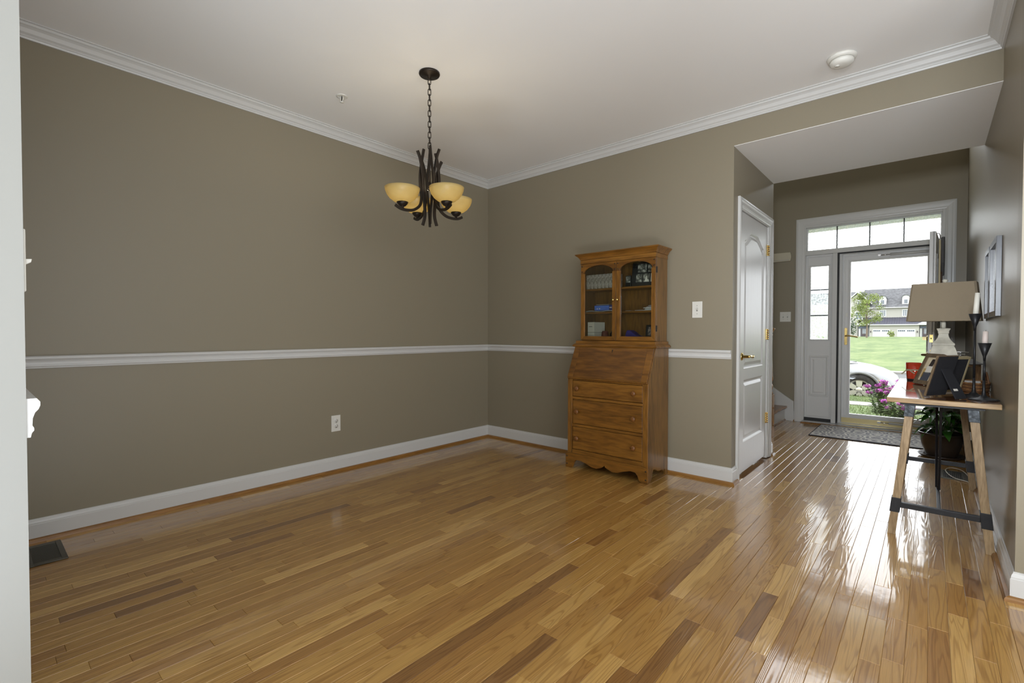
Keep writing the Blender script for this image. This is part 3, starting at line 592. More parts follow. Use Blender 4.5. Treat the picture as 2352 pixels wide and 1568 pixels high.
# glazed doors
xm = (HX0+HX1)/2
for a, b, kx in ((HX0, xm-.0015, xm-.018), (xm+.0015, HX1, xm+.018)):
    sw_ = .033; z0, z1 = HZ0+.004, 1.620; c = (a+b)/2; hw = (b-a)/2-sw_
    dr = MB().prism([(a, z0), (b, z0), (b-sw_, z0+sw_), (a+sw_, z0+sw_)], 'xz', HYF, HYF+.02).build('door', 'pine_x', sec, .0012)
    MB().prism([(a, z0), (a+sw_, z0+sw_), (a+sw_, 1.545), (a, 1.545)], 'xz', HYF, HYF+.02).build('door_stile', 'pine_z', dr, .0012)
    MB().prism([(b-sw_, z0+sw_), (b, z0), (b, 1.545), (b-sw_, 1.545)], 'xz', HYF, HYF+.02).build('door_stile', 'pine_z', dr, .0012)
    top = [(a, 1.5455), (a+sw_*.6, 1.5455)]+[(c-hw*1.06*math.cos(math.radians(t)), 1.5455+.058*math.sin(math.radians(t))) for t in range(0, 181, 12)]+[(b-sw_*.6, 1.5455), (b, 1.5455), (b, z1), (a, z1)]
    MB().prism(top, 'xz', HYF, HYF+.02).build('arched_rail', 'pine_panel', dr, .0012)
    MB().box(a+sw_-.008, b-sw_+.008, HYF+.011, HYF+.014, z0+sw_-.008, 1.612).build('pane', 'cabinet_glass', dr)
    MB().lathe([(.005, 0), (.004, -.008), (.0085, -.014), (.010, -.019), (.0075, -.024), (.001, -.026)], (kx, HYF, 1.322), 14, 'y').build('knob', 'brass', dr)
    for px in (a+.012, b-.012):
        for pz in (1.560, 1.603): MB().lathe([(.0055, .001), (.0055, -.001), (.001, -.0015)], (px, HYF, pz), 10, 'y').build('peg', 'peg_dark', dr)
for z in (1.53, 1.10): MB().box(HX1-.002, HX1+.003, HYF+.008, HYF+.026, z-.022, z+.022).build('hinge', 'slot_dark', sec)

# ---- things inside the hutch
def photo_mat(name, cols, scale, seedv):
    m, nt, p = new_mat(name); tc = N(nt, 'ShaderNodeTexCoord'); mp = N(nt, 'ShaderNodeMapping'); mp.inputs['Location'].default_value = (seedv, seedv*2, seedv*3)
    nt.links.new(tc.outputs['Object'], mp.inputs[0]); n = N(nt, 'ShaderNodeTexNoise', Scale=scale, Detail=4.0); nt.links.new(mp.outputs[0], n.inputs['Vector'])
    r = N(nt, 'ShaderNodeValToRGB'); nt.links.new(n.outputs['Fac'], r.inputs[0])
    r.color_ramp.elements[0].position = .36; r.color_ramp.elements[1].position = .66; r.color_ramp.elements[0].color = cols[0]; r.color_ramp.elements[1].color = cols[-1]
    for i, c in enumerate(cols[1:-1]): e = r.color_ramp.elements.new(.36+.3*(i+1)/(len(cols)-1)); e.color = c
    nt.links.new(r.outputs[0], p.inputs['Base Color']); p.inputs['Roughness'].default_value = .3
photo_mat('photo_grey', [sr(30, 30, 30), sr(120, 120, 112), sr(200, 198, 190)], 38, 1)
photo_mat('photo_family', [sr(40, 40, 52), sr(96, 84, 80), sr(150, 136, 124), sr(60, 60, 80)], 40, 3)
plain('print_white', sr(222, 218, 208), .5); plain('print_cream', sr(214, 200, 170), .5); plain('print_tan', sr(190, 160, 100), .5); plain('print_black', sr(26, 26, 27), .5)
plain('print_grey', sr(150, 148, 140), .5); plain('print_dark', sr(52, 50, 48), .5)
plain('frame_black', sr(28, 28, 29), .4); plain('box_white', sr(214, 210, 200), .55); plain('box_blue', sr(78, 116, 205), .45); plain('box_navy', sr(42, 52, 120), .45)
plain('paper', sr(206, 204, 204), .7); plain('paper_grey', sr(160, 156, 156), .7)
def books_mat():
    m, nt, p = new_mat('marbled_print'); tc = N(nt, 'ShaderNodeTexCoord'); mp = N(nt, 'ShaderNodeMapping'); mp.inputs['Scale'].default_value = (1, 1, .45); nt.links.new(tc.outputs['Object'], mp.inputs[0])
    n = N(nt, 'ShaderNodeTexNoise', Scale=150.0, Detail=3.0, Distortion=1.0); nt.links.new(mp.outputs[0], n.inputs['Vector'])
    r = N(nt, 'ShaderNodeValToRGB'); nt.links.new(n.outputs['Fac'], r.inputs[0]); r.color_ramp.elements[0].position = .36; r.color_ramp.elements[1].position = .62
    r.color_ramp.elements[0].color = sr(112, 102, 92); r.color_ramp.elements[1].color = sr(190, 184, 176); nt.links.new(r.outputs[0], p.inputs['Base Color']); p.inputs['Roughness'].default_value = .6
books_mat()
# row of alike grey volumes
for i in range(8):
    x = HX0+.026+i*.0338; yb = HYF+.040
    b = MB().box(x+.0006, x+.033, yb+.002, yb+.105, 1.4222, 1.536).build('book', 'marbled_print', None, .0012)
    tag(b, ('leftmost', 'second', 'third', 'fourth', 'fifth', 'sixth', 'seventh', 'last')[i]+' volume from the left in the grey marbled row, top shelf of the secretary', 'book', 'grey marbled volumes in the hutch')
# collage frame
cf = thing('collage_frame', 'black collage frame with five photos leaning on the top shelf of the secretary', 'photo frame', (1.80, -.11, 1.4222))
CM = Matrix.Translation((1.790, -.138, 1.4225)) @ Matrix.Rotation(math.radians(7), 4, 'Z') @ Matrix.Rotation(math.radians(-12), 4, 'X')
MB(CM).box(-.105, .105, 0, .012, 0, .196).build('backing', 'frame_black', cf)
for a, b, c, d, m in ((-.062, .008, .112, .18, 'photo_grey'), (.018, .085, .112, .18, 'photo_grey'), (-.070, -.024, .035, .10, 'photo_grey'), (-.014, .034, .035, .10, 'photo_grey'), (.044, .09, .035, .10, 'print_white')):
    ph = MB(CM).box(a, b, -.0012, .001, c, d).build('photo', m, cf)
    if m == 'print_white': MB(CM).box(a+.008, b-.006, -.0016, 0, c+.006, c+.03).build('print_patch', 'print_tan', ph)
pfp = MB(CM).prism([(-.006, .036), (.028, .036), (.016, .066), (.014, .082), (.008, .082), (.006, .066)], 'xz', -.0018, -.0006).build('print_dress', 'print_white', cf)
pg = thing('picture_block', 'small dark framed picture behind the middle stile on the top shelf of secretary', 'photo frame', (1.655, -.15, 1.4222))
MB().box(1.640, 1.685, -.155, -.14, 1.4222, 1.512).build('block', 'frame_black', pg, .002); MB().box(1.645, 1.680, -.1565, -.154, 1.458, 1.505).build('photo', 'photo_grey', pg)
# middle shelf
mg = tag(MB().add([(HX0+.022+.25*i/10, y, 1.2402+.004*math.sin(i*.9)-(.003 if i in (0, 10) else 0)+dz) for dz in (0, .003) for y in (-.200, -.06) for i in range(11)], [(i, i+1, i+12, i+11) for i in range(10)]+[(22+i, 33+i, 34+i, 23+i) for i in range(10)]+[(i, 22+i, 23+i, i+1) for i in range(10)]+[(11+i, 12+i, 34+i, 33+i) for i in range(10)]+[(0, 11, 33, 22), (10, 32, 43, 21)]).build('magazine', 'paper', None), 'curling white magazine lying under the blue box in secretary', 'magazine')
bb = thing('blue_box', 'bright blue carton on the middle shelf of the secretary', 'box', (1.44, -.13, 1.244))
BM = Matrix.Translation((1.375, -.175, 1.2478)) @ Matrix.Rotation(math.radians(6), 4, 'Z')
MB(BM).box(0, .125, 0, .09, 0, .040).build('carton', 'box_blue', bb, .0015); MB(BM).box(.126, .176, 0, .09, 0, .042).build('carton_end', 'box_navy', bb, .0015)
for a, b, c, d in ((.13, .15, .018, .026), (.02, .03, .010, .018), (.04, .05, .010, .02)): MB(BM).box(a, b, -.001, .001, c, d).build('print', 'paper', bb)
for i, (x0, x1, z, r, lb) in enumerate(((1.39, 1.50, 1.2921, 3, 'crumpled papers lying on top of the blue carton'), (1.655, 1.70, 1.2368, -6, 'small slip of paper behind the right hutch door stile'), (1.73, 1.885, 1.2368, 4, 'flat envelope at the bottom of right middle shelf'))):
    c = (x0+x1)/2; Mp = Matrix.Translation((c, -.13, z)) @ Matrix.Rotation(math.radians(r), 4, 'Z')
    tag(MB(Mp).box(-(x1-x0)/2, (x1-x0)/2, -.045, .04, 0, .004).build('paper_slip', 'paper_grey' if i != 2 else 'paper', None), lb, 'paper')
pst = [(1.80, 1.898, .0), (1.805, 1.90, .007), (1.79, 1.89, .014), (1.815, 1.90, .021), (1.83, 1.902, .03)]
for i, (a, b, dz) in enumerate(pst):
    tag(MB().prism([(a, 1.2412+dz), (b, 1.2412+dz+.002), (b, 1.2462+dz+.004), (a+.004, 1.2456+dz)], 'xz', -.16, -.06).build('envelope', 'paper' if i < 3 else 'paper_grey', None), ('lowest', 'second lowest', 'middle', 'second highest', 'topmost')[i]+' envelope in the leaning pile on right middle shelf of secretary', 'envelope', 'envelopes piled in the hutch')
# bottom shelf
wb = thing('white_box', 'white carton with a grey seam on the bottom shelf of the secretary', 'box', (1.37, -.13, 1.030))
WM = Matrix.Translation((1.322, -.192, 1.0302)) @ Matrix.Rotation(math.radians(-14), 4, 'Z')
MB(WM).box(0, .075, 0, .12, .044, .124).build('lid', 'box_white', wb, .001); MB(WM).box(0, .075, 0, .12, 0, .040).build('carton', 'box_white', wb, .001); MB(WM).box(.001, .074, .001, .119, .040, .044).build('seam', 'print_grey', wb)
MB(WM).box(.016, .052, -.0006, .001, .086, .090).build('print', 'print_dark', wb)
plain('red_cloth', sr(96, 40, 28), .7); plain('purple_cloth', sr(52, 44, 120), .5, bump=.3, bscale=30)
MB_ = MB().lathe([(.028, 1.0302), (.030, 1.036), (.026, 1.07), (.022, 1.083), (.001, 1.085)], (1.467, -.165, 0), 14).build('bag', 'red_cloth', None)
tag(MB_, 'small dark red pouch beside the white carton in secretary', 'pouch')
glass('jar_glass', (.8, .85, .82, 1))
tag(MB().lathe([(.001, 1.0302), (.028, 1.0302), (.031, 1.04), (.03, 1.062), (.02, 1.075), (.018, 1.082), (.016, 1.082), (.018, 1.074), (.027, 1.062), (.028, 1.042), (.001, 1.036)], (1.530, -.14, 0), 18).build('jar', 'jar_glass', None), 'little glass jar right of the red pouch in secretary', 'jar')
pr = [(.0, 0), (.125, 0), (.115, .012), (.09, .022), (.06, .045), (.035, .06), (.015, .058), (.004, .03)]
pb = MB().prism([(1.650+u, 1.0305+v) for u, v in pr], 'xz', -.18, -.10).build('bag', 'purple_cloth', None, .008, 3); tag(pb, 'slumped purple bag on the right of the bottom hutch shelf', 'bag')
tag(MB().box(1.648, 1.735, -.206, -.19, 1.0302, 1.0335).build('paper_slip', 'paper', None), 'white slip of paper in front of the purple bag', 'paper')
sf = thing('black_photo_frame', 'black framed colour photo on the bottom right shelf of secretary', 'photo frame', (1.86, -.13, 1.0302))
FM = Matrix.Translation((1.86, -.150, 1.0330)) @ Matrix.Rotation(math.radians(-10), 4, 'X')
f = MB(FM); f.box(-.055, .045, 0, .012, 0, .016).box(-.055, .045, 0, .012, .082, .098).box(-.055, -.039, 0, .012, .016, .082).box(.031, .045, 0, .012, .016, .082); f.build('frame', 'frame_black', sf, .001)
MB(FM).box(-.040, .032, .004, .008, .015, .083).build('photo', 'photo_family', sf)

# ================================================================ CHANDELIER
cx, cy = 1.179, -1.714
ch = thing('chandelier', 'dark bronze chandelier with curved bars and four amber glass bowls', 'chandelier', (cx, cy, 1.70))
MB().lathe([(.060, ZC), (.062, ZC-.008), (.058, ZC-.015), (.012, ZC-.020), (.009, ZC-.032), (.001, ZC-.034)], (cx, cy, 0), 32).build('canopy', 'bronze', ch)
# chain links: long ovals, alternating
zt = ZC-.030; i = 0; Ln = .040
lk = MB(); pts = []
for k in range(16):
    a = 2*PI*k/16; pts.append((.0085*math.cos(a), 0, (Ln/2-.0085)*(1 if math.sin(a) > 0 else -1)*(1 if abs(math.sin(a)) > .2 else 0)+.0085*math.sin(a)))
lk.tube(pts, .0024, 6, closed=True)
first = None
while zt-Ln > 2.135:
    if first is None: first = lk.build('chain_link', 'bronze', ch); o = first
    else: o = first.copy(); COL.objects.link(o)
    o.location = Vector((cx, cy, zt-Ln/2))-Vector(ch.location); o.rotation_euler = (0, 0, math.radians(35+90*(i % 2))); zt -= Ln-.0085; i += 1
zs = zt+.002
MB().tube([(cx, cy, zs-.004), (cx, cy, 1.93)], .0062, 12).lathe([(.001, 1.962), (.010, 1.96), (.010, 1.935), (.016, 1.93), (.016, 1.915), (.001, 1.91)], (cx, cy, 0), 16).build('stem', 'bronze', ch)
rv = Vector((.7525, .6586, 0)); fv = Vector((-.6586, .7525, 0))
offs = [(-.135, -.12), (.118, -.128), (.143, .116), (-.100, .132)]
for k, (a, b) in enumerate(offs):
    d = rv*a+fv*b; R = d.length; u = d/R; t = Vector((-u.y, u.x, 0))
    def pt(r, z, s=0): return Vector((cx, cy, 0))+u*r+t*s+Vector((0, 0, z))
    jz = (.0, .012, -.02, -.008)[k]
    # bowed outer bar: tips flare at the top, cross near the middle, splay at the foot
    MB().tube(smoothpath([pt(.088, 2.125+jz, .01), pt(.066, 2.08+jz, .006), pt(.048, 2.0, 0), pt(.040, 1.92, -.004), pt(.030, 1.83, -.008), pt(.026, 1.76, -.012), pt(.036, 1.705, -.02)], 6), 0, rect=(.018, .009), up=t).build('bar', 'bronze', ch, .0015)
    # lamp arm: rises beside the stem, sweeps out beneath the bowl and curls up
    MB().tube(smoothpath([pt(.030, 2.155+jz, -.016), pt(.044, 2.08, -.016), pt(.056, 2.0, -.014), pt(.058, 1.93, -.010), pt(.054, 1.865, -.004), pt(.066, 1.815, 0), pt(.105, 1.782, 0), pt(.15, 1.772, 0), pt(R+.012, 1.775, 0), pt(R+.046, 1.790, 0)], 6), 0, rect=(.016, .009), up=t).build('arm', 'bronze', ch, .0015)
    c = pt(R, 0)
    MB().lathe([(.001, 1.775), (.007, 1.776), (.008, 1.787), (.018, 1.791), (.029, 1.803), (.033, 1.812), (.027, 1.812), (.001, 1.806)], c, 20).build('cup', 'bronze', ch)
    sh = MB().lathe([(.026, 1.810), (.050, 1.817), (.072, 1.834), (.088, 1.856), (.096, 1.876), (.099, 1.892), (.0965, 1.892), (.0935, 1.877), (.0855, 1.858), (.070, 1.837), (.049, 1.8205), (.026, 1.8135)], c, 40, caps=False).build('bowl', 'amber_glass', ch)
    MB().sphere((c.x, c.y, 1.842), .016, 12, 8, (1, 1, 1.5)).build('bulb', 'print_white', sh)
    bl = bpy.data.lights.new('chandelier_bulb', 'POINT'); bl.energy = 1.15; bl.color = (1, .86, .62); bl.shadow_soft_size = .02; lo = bpy.data.objects.new('chandelier_bulb', bl); COL.objects.link(lo); lo.location = (c.x, c.y, 1.868)

# ================================================================ WALL AND CEILING FITTINGS
def duplex(x, y, z):
    t = thing('wall_outlet', 'white two-socket outlet low on the left wall', 'outlet', (0, y, z-.06))
    MB().prism([(y-.037, z-.0615), (y+.037, z-.0615), (y+.037, z+.0615), (y-.037, z+.0615)], 'yz', .0005, .006).build('plate', 'plate_ivory', t, .002)
    for dz in (.020, -.020):
        s = MB().lathe([(.0165, .0055), (.0165, .0072), (.001, .0074)], (0, y, z+dz), 20, 'x').build('socket', 'plate_ivory', t)
        MB().box(.0065, .0078, y-.009, y-.006, z+dz-.001, z+dz+.008).box(.0065, .0078, y+.005, y+.0078, z+dz-.001, z+dz+.007).box(.0065, .0078, y-.003, y+.003, z+dz-.012, z+dz-.006).build('slots', 'slot_dark', s)
duplex(0, -1.679, .371)
def wallplate(name, label, c, wid, toggles, face='back'):
    x, y, z = c; t = thing(name, label, 'light switch', (x, y, z-.06)); sg = -1 if face == 'back' else 1
    MB().box(x-wid/2, x+wid/2, y+sg*.006, y+sg*.0005, z-.06, z+.06).build('plate', 'plate_ivory', t, .0025)
    for dx in toggles:
        MB().box(x+dx-.0055, x+dx+.0055, y+sg*.0085, y+sg*.005, z-.012, z+.012).build('bezel', 'print_grey', t)
        MB().prism([(y+sg*.006, z-.004), (y+sg*.018, z+.006), (y+sg*.018, z+.011), (y+sg*.006, z+.008)], 'yz', x+dx-.004, x+dx+.004).build('toggle', 'plate_ivory', t, .001)
        for dz in (.030, -.030): MB().lathe([(.003, 0), (.003, sg*.0012), (.001, sg*.0016)], (x+dx, y+sg*.006, z+dz), 8, 'y').build('screw', 'print_grey', t)
wallplate('light_switch', 'white single switch right of the secretary', (2.141, 0, 1.239), .073, (0,))
wallplate('light_switch', 'white double switch beside the front door side window', (2.092, YD, 1.266), .118, (-.023, .023))
nt_ = thing('light_switch', 'toggle of a switch peeking past the near wall end at left', 'light switch', (XJ-.05, YW, 1.14))
MB().box(XJ-.09, XJ-.018, YW+.0003, YW+.004, 1.145, 1.26).build('plate', 'plate_ivory', nt_, .002)
MB().prism([(YW+.003, 1.196), (YW+.013, 1.203), (YW+.014, 1.209), (YW+.003, 1.208)], 'yz', XJ-.058, XJ-.050).build('toggle', 'plate_ivory', nt_, .001)
wr = MB().prism([(1.90, 1.940), (2.135, 1.940)]+arcpts(2.135, 1.952, .012, -90, 0, 4)+[(2.150, 1.975), (2.152, 1.99), (2.151, 2.01), (2.147, 2.035)]+arcpts(2.135, 2.037, .011, 0, 90, 4)+[(1.90, 2.048)], 'xz', YD-.035, YD-.001)
plain('cream_plastic', sr(190, 182, 160), .5)
cb_ = thing('wall_bar', 'cream bar with a rounded end on the wall between closet and front door', 'wall bar', (2.03, YD-.02, 1.94)); wr.build('cover', 'cream_plastic', cb_, .006, 3)
MB().box(1.90, 2.13, YD-.0365, YD-.034, 1.953, 1.957).build('groove', 'paper_grey', cb_)
# smoke detector
sm = thing('smoke_detector', 'round white smoke detector on the ceiling near the hall opening', 'smoke detector', (3.04, -.31, ZC-.05))
plain('detector_white', sr(226, 224, 216), .4)
MB().lathe([(.069, ZC), (.071, ZC-.006), (.066, ZC-.014), (.057, ZC-.018)], (3.04, -.31, 0), 40).build('base', 'detector_white', sm)
MB().lathe([(.0555, ZC-.016), (.0555, ZC-.021)], (3.04, -.31, 0), 40).build('vent_ring', 'print_grey', sm)
MB().lathe([(.057, ZC-.020), (.057, ZC-.032), (.048, ZC-.044), (.03, ZC-.049), (.001, ZC-.050)], (3.04, -.31, 0), 40).build('cover', 'detector_white', sm)
MB().lathe([(.012, ZC-.048), (.012, ZC-.052), (.001, ZC-.053)], (3.022, -.325, 0), 16).build('test_button', 'plate_ivory', sm)
MB().box(3.046, 3.062, -.335, -.331, ZC-.0475, ZC-.0455).build('print', 'print_grey', sm)
sp = thing('sprinkler', 'small white fire sprinkler in the ceiling left of the chandelier', 'sprinkler', (.529, -1.91, ZC-.03))
MB().lathe([(.036, ZC), (.036, ZC-.003), (.026, ZC-.006), (.022, ZC-.001)], (.529, -1.91, 0), 28).build('escutcheon', 'detector_white', sp)
MB().tube(smoothpath([(.515, -1.91, ZC-.002), (.513, -1.91, ZC-.018), (.522, -1.91, ZC-.032), (.529, -1.91, ZC-.035), (.536, -1.91, ZC-.032), (.545, -1.91, ZC-.018), (.543, -1.91, ZC-.002)]), .0028, 8).build('yoke', 'detector_white', sp)
MB().tube([(.529, -1.91, ZC), (.529, -1.91, ZC-.03)], .003, 8).build('bulb', 'slot_dark', sp)
MB().lathe([(.001, ZC-.036), (.014, ZC-.037), (.014, ZC-.039), (.001, ZC-.041)], (.529, -1.91, 0), 14).build('deflector', 'detector_white', sp)
# floor registers
def register(name, label, x0, x1, y0, y1, along, n):
    t = thing(name, label, 'floor vent', ((x0+x1)/2, (y0+y1)/2, 0)); b = .03
    f = MB().box(x0, x1, y0, y0+b*.7, .0005, .006).box(x0, x1, y1-b*.7, y1, .0005, .006).box(x0, x0+b, y0+b*.7, y1-b*.7, .0005, .006).box(x1-b, x1, y0+b*.7, y1-b*.7, .0005, .006); f.build('frame', 'vent_bronze', t, .0015)
    MB().box(x0+.001, x1-.001, y0+.001, y1-.001, .0003, .0012).build('well', 'vent_hole', t)
    for i in range(n):
        if along == 'x': yy = y0+b*.7+(y1-y0-1.4*b)*(i+.5)/n; MB().box(x0+b, x1-b, yy-.0018, yy+.0018, .0012, .0035).build('slat', 'vent_bronze', t)
        else: xx = x0+b+(x1-x0-2*b)*(i+.5)/n; MB().box(xx-.0018, xx+.0018, y0+b*.7, y1-b*.7, .0012, .0035).build('slat', 'vent_bronze', t)
register('floor_vent', 'bronze floor vent by the left wall near the picture edge', .082, .376, -3.373, -3.236, 'y', 22)
register('floor_vent', 'bronze floor vent under the console table by the right wall', 3.49, 3.655, 1.19, 1.47, 'y', 10)

# ================================================================ CONSOLE TABLE (narrow end towards the viewer)
TZ = .732; TX0, TX1, TY0, TY1 = 3.262, 3.690, -.345, 1.06
tb = thing('console_table', 'narrow console table with splayed wood legs and black metal straps', 'console table', (3.476, .34, 0))
MB().box(TX0, TX1, TY0+.03, TY1-.03, TZ-.024, TZ).build('table_top', 'table_top_wood', tb, .002)
for a, b in ((TY0, TY0+.0295), (TY1-.0295, TY1)): MB().box(TX0, TX1, a, b, TZ-.024, TZ).build('end_board', 'table_wood', tb, .002)
TXC = (TX0+TX1)/2
for yc in (-.285, .965):
    for s in (-1, 1):
        xt, xb = TXC+s*.118, TXC+s*.188
        LMx = lambda z: xt+(xb-xt)*(1-(z/.70))
        def leg(z0, z1, w, d, name, mat, g=0):
            mb = MB(); vs = []
            for z in (z0, z1):
                c = LMx(z); vs += [(c-w/2, yc-d/2, z), (c+w/2, yc-d/2, z), (c+w/2, yc+d/2, z), (c-w/2, yc+d/2, z)]
            mb.add(vs, [(3, 2, 1, 0), (4, 5, 6, 7)]+[(i, (i+1) % 4, 4+(i+1) % 4, 4+i) for i in range(4)]); return mb.build(name, mat, tb, .0015)
        leg(.0, .692, .034, .046, 'leg', 'table_leg_wood')
        leg(.634, .694, .042, .054, 'strap', 'iron_strap'); leg(.122, .198, .042, .054, 'strap', 'black_metal')
    MB().box(TXC-.175, TXC+.175, yc-.012, yc+.012, .146, .174).build('stretcher', 'black_metal', tb, .002)
    MB().box(TXC-.16, TXC+.16, yc-.02, yc+.02, .694, TZ-.024).build('top_plate', 'black_metal', tb)
MB().box(TXC-.008, TXC+.008, -.273, .953, .152, .170).build('long_stretcher', 'black_metal', tb, .002)
MB().tube([(TXC+.004, .14, .170), (TXC+.004, -.16, .708)], 0, rect=(.016, .012), up=(1, 0, 0)).build('brace', 'black_metal', tb, .002)
MB().tube([(TXC-.006, .20, .170), (TXC-.006, .82, .708)], 0, rect=(.016, .012), up=(1, 0, 0)).build('brace', 'black_metal', tb, .002)

# ---- lamp
plain('linen', sr(146, 132, 110), .9, bump=.25, bscale=500)
plain('distressed_white', sr(205, 200, 184), .6, bump=.2, bscale=40, vary=.18, vscale=14)
LX, LY = 3.497, .735
lp = thing('table_lamp', 'table lamp with tan rectangular shade and distressed white urn base', 'lamp', (LX, LY, TZ))
def sqstack(prof, c, M=None):
    mb = MB(M); vs = []; fs = []
    for r, z in prof: vs += [(c[0]-r, c[1]-r, z), (c[0]+r, c[1]-r, z), (c[0]+r, c[1]+r, z), (c[0]-r, c[1]+r, z)]
    for i in range(len(prof)-1):
        for k in range(4): fs.append((i*4+k, i*4+(k+1) % 4, (i+1)*4+(k+1) % 4, (i+1)*4+k))
    fs += [(3, 2, 1, 0), tuple(range(len(prof)*4-4, len(prof)*4))]; return mb.add(vs, fs)
sqstack([(.074, TZ), (.074, TZ+.018), (.072, TZ+.024), (.072, TZ+.05), (.071, TZ+.10), (.069, .93), (.066, .945), (.058, .972), (.052, .985), (.054, .988), (.056, .992), (.056, 1.0), (.053, 1.004), (.050, 1.006), (.038, 1.022), (.029, 1.04), (.025, 1.056), (.0245, 1.066), (.028, 1.069), (.028, 1.073), (.026, 1.076), (.031, 1.09), (.034, 1.097), (.034, 1.1), (.02, 1.102)], (LX, LY)).build('urn_base', 'distressed_white', lp, .002)
MB().lathe([(.012, 1.10), (.012, 1.15), (.006, 1.152), (.004, 1.396)], (LX, LY, 0), 16).build('neck', 'distressed_white', lp)
SM = Matrix.Translation((LX, LY, 0)) @ Matrix.Rotation(math.radians(-7), 4, 'Z')
def shade_loop(hx, hy, z, c=.011):
    return [(-hx+c, -hy, z), (hx-c, -hy, z), (hx, -hy+c, z), (hx, hy-c, z), (hx-c, hy, z), (-hx+c, hy, z), (-hx, hy-c, z), (-hx, -hy+c, z)]
sh = MB(SM); A = shade_loop(.183, .095, 1.148); B = shade_loop(.158, .080, 1.398); A2 = shade_loop(.181, .093, 1.148); B2 = shade_loop(.156, .078, 1.398)
sh.add(A+B+A2+B2, [(i, (i+1) % 8, 8+(i+1) % 8, 8+i) for i in range(8)]+[(16+i, 24+i, 24+(i+1) % 8, 16+(i+1) % 8) for i in range(8)]+[(i, 16+i, 16+(i+1) % 8, (i+1) % 8) for i in range(8)]+[(8+i, 8+(i+1) % 8, 24+(i+1) % 8, 24+i) for i in range(8)])
sh.build('shade', 'linen', lp)
MB(SM).tube([(-.157, 0, 1.394), (.157, 0, 1.394)], .0025, 6).tube([(0, -.079, 1.394), (0, .079, 1.394)], .0025, 6).build('spider', 'brass_dull', lp)
MB().lathe([(.005, 1.394), (.008, 1.400), (.006, 1.403), (.014, 1.409), (.015, 1.417), (.010, 1.424), (.001, 1.426)], (LX+.004, LY, 0), 14).build('finial', 'distressed_white', lp)

# ---- candle holders and candles
plain('wax', sr(222, 218, 206), .5); plain('wax_pink', sr(208, 194, 186), .5); plain('wick', sr(70, 50, 34), .9)
def candle_holder(c, ztop, label, clabel, h, r, mat, tilt):
    x, y = c; t = thing('candle_holder', label, 'candle holder', (x, y, TZ), 'black candle holders on the console')
    MB().lathe([(.058, TZ), (.059, TZ+.003), (.050, TZ+.007), (.020, TZ+.014), (.009, TZ+.026), (.0062, TZ+.05), (.0055, TZ+.1)], (x, y, 0), 32).build('base', 'black_metal', t)
    MB().lathe([(.0055, TZ+.1), (.005, ztop-.09)], (x, y, 0), 16).build('stem', 'black_metal', t)
    MB().lathe([(.005, ztop-.09), (.0062, ztop-.068), (.010, ztop-.056), (.0265, ztop), (.0245, ztop), (.012, ztop-.028), (.001, ztop-.028)], (x, y, 0), 32).build('cup', 'black_metal', t)
    M = Matrix.Translation((x, y, ztop-.0275)) @ Matrix.Rotation(tilt, 4, 'Y'); cd_ = thing('candle', clabel, 'candle', (x, y, ztop-.028))
    MB(M).lathe([(r, 0), (r*.98, h*.5), (r*.88, h), (.001, h+.001)], (0, 0, 0), 20).build('wax_stick', mat, cd_); MB(M).tube([(0, 0, h), (.001, 0, h+.006)], .0009, 5).build('wick', 'wick', cd_)
candle_holder((3.609, -.018), 1.172, 'taller of the two black cone-cup candle holders on console', 'long white candle in the taller black holder', .138, .0115, 'wax', .06)
candle_holder((3.638, -.165), 1.020, 'shorter black cone-cup candle holder at the front of console', 'short pinkish candle in the shorter black holder', .086, .0115, 'wax_pink', .03)

# ---- photo frames on the table
plain('velvet_black', sr(27, 27, 32), .95, bump=.3, bscale=300)
ff = thing('photo_frame', 'wood frame turned away showing its black easel back, front of console', 'photo frame', (3.50, -.13, TZ))
def frame_box(mb, w, L, t, b):
    return mb.box(0, w, 0, t, 0, b).box(0, w, 0, t, L-b, L).box(0, b, 0, t, b, L-b).box(w-b, w, 0, t, b, L-b)
FM = Matrix.Translation((3.416, -.215, TZ+.0055)) @ Matrix.Rotation(math.radians(58), 4, 'Z') @ Matrix.Rotation(math.radians(15.5), 4, 'X')
frame_box(MB(FM), .15, .222, .011, .02).build('frame', 'frame_wood', ff, .0015)
MB(FM).box(.004, .146, -.003, .004, .004, .218).build('back_board', 'velvet_black', ff)
MB(FM).box(.02, .13, .006, .008, .02, .202).build('photo', 'photo_family', ff)
h0 = FM @ Vector((.04, -.004, .15)); h1 = FM @ Vector((.105, -.004, .15)); g0 = Vector((3.530, -.245, TZ+.002)); g1 = Vector((3.572, -.185, TZ+.002)); n_ = Vector((.004, -.001, .003))
es = MB().add([h0, h1, g1, g0, h0+n_, h1+n_, g1+n_, g0+n_], [(0, 1, 2, 3), (7, 6, 5, 4), (0, 4, 5, 1), (1, 5, 6, 2), (2, 6, 7, 3), (3, 7, 4, 0)]).build('easel', 'velvet_black', ff)
q = h0*.25+g0*.75; q2 = h1*.25+g1*.75; qq = [q+(q2-q)*.15+n_*1.1, q+(q2-q)*.55+n_*1.1, (h0*.32+g0*.68)+((h1*.32+g1*.68)-(h0*.32+g0*.68))*.55+n_*1.1, (h0*.32+g0*.68)+((h1*.32+g1*.68)-(h0*.32+g0*.68))*.15+n_*1.1]
MB().add([tuple(v) for v in qq]+[tuple(v+n_*.1) for v in qq], [(0, 1, 2, 3), (4, 5, 6, 7), (0, 1, 5, 4), (1, 2, 6, 5), (2, 3, 7, 6), (3, 0, 4, 7)]).build('sticker', 'print_white', es)
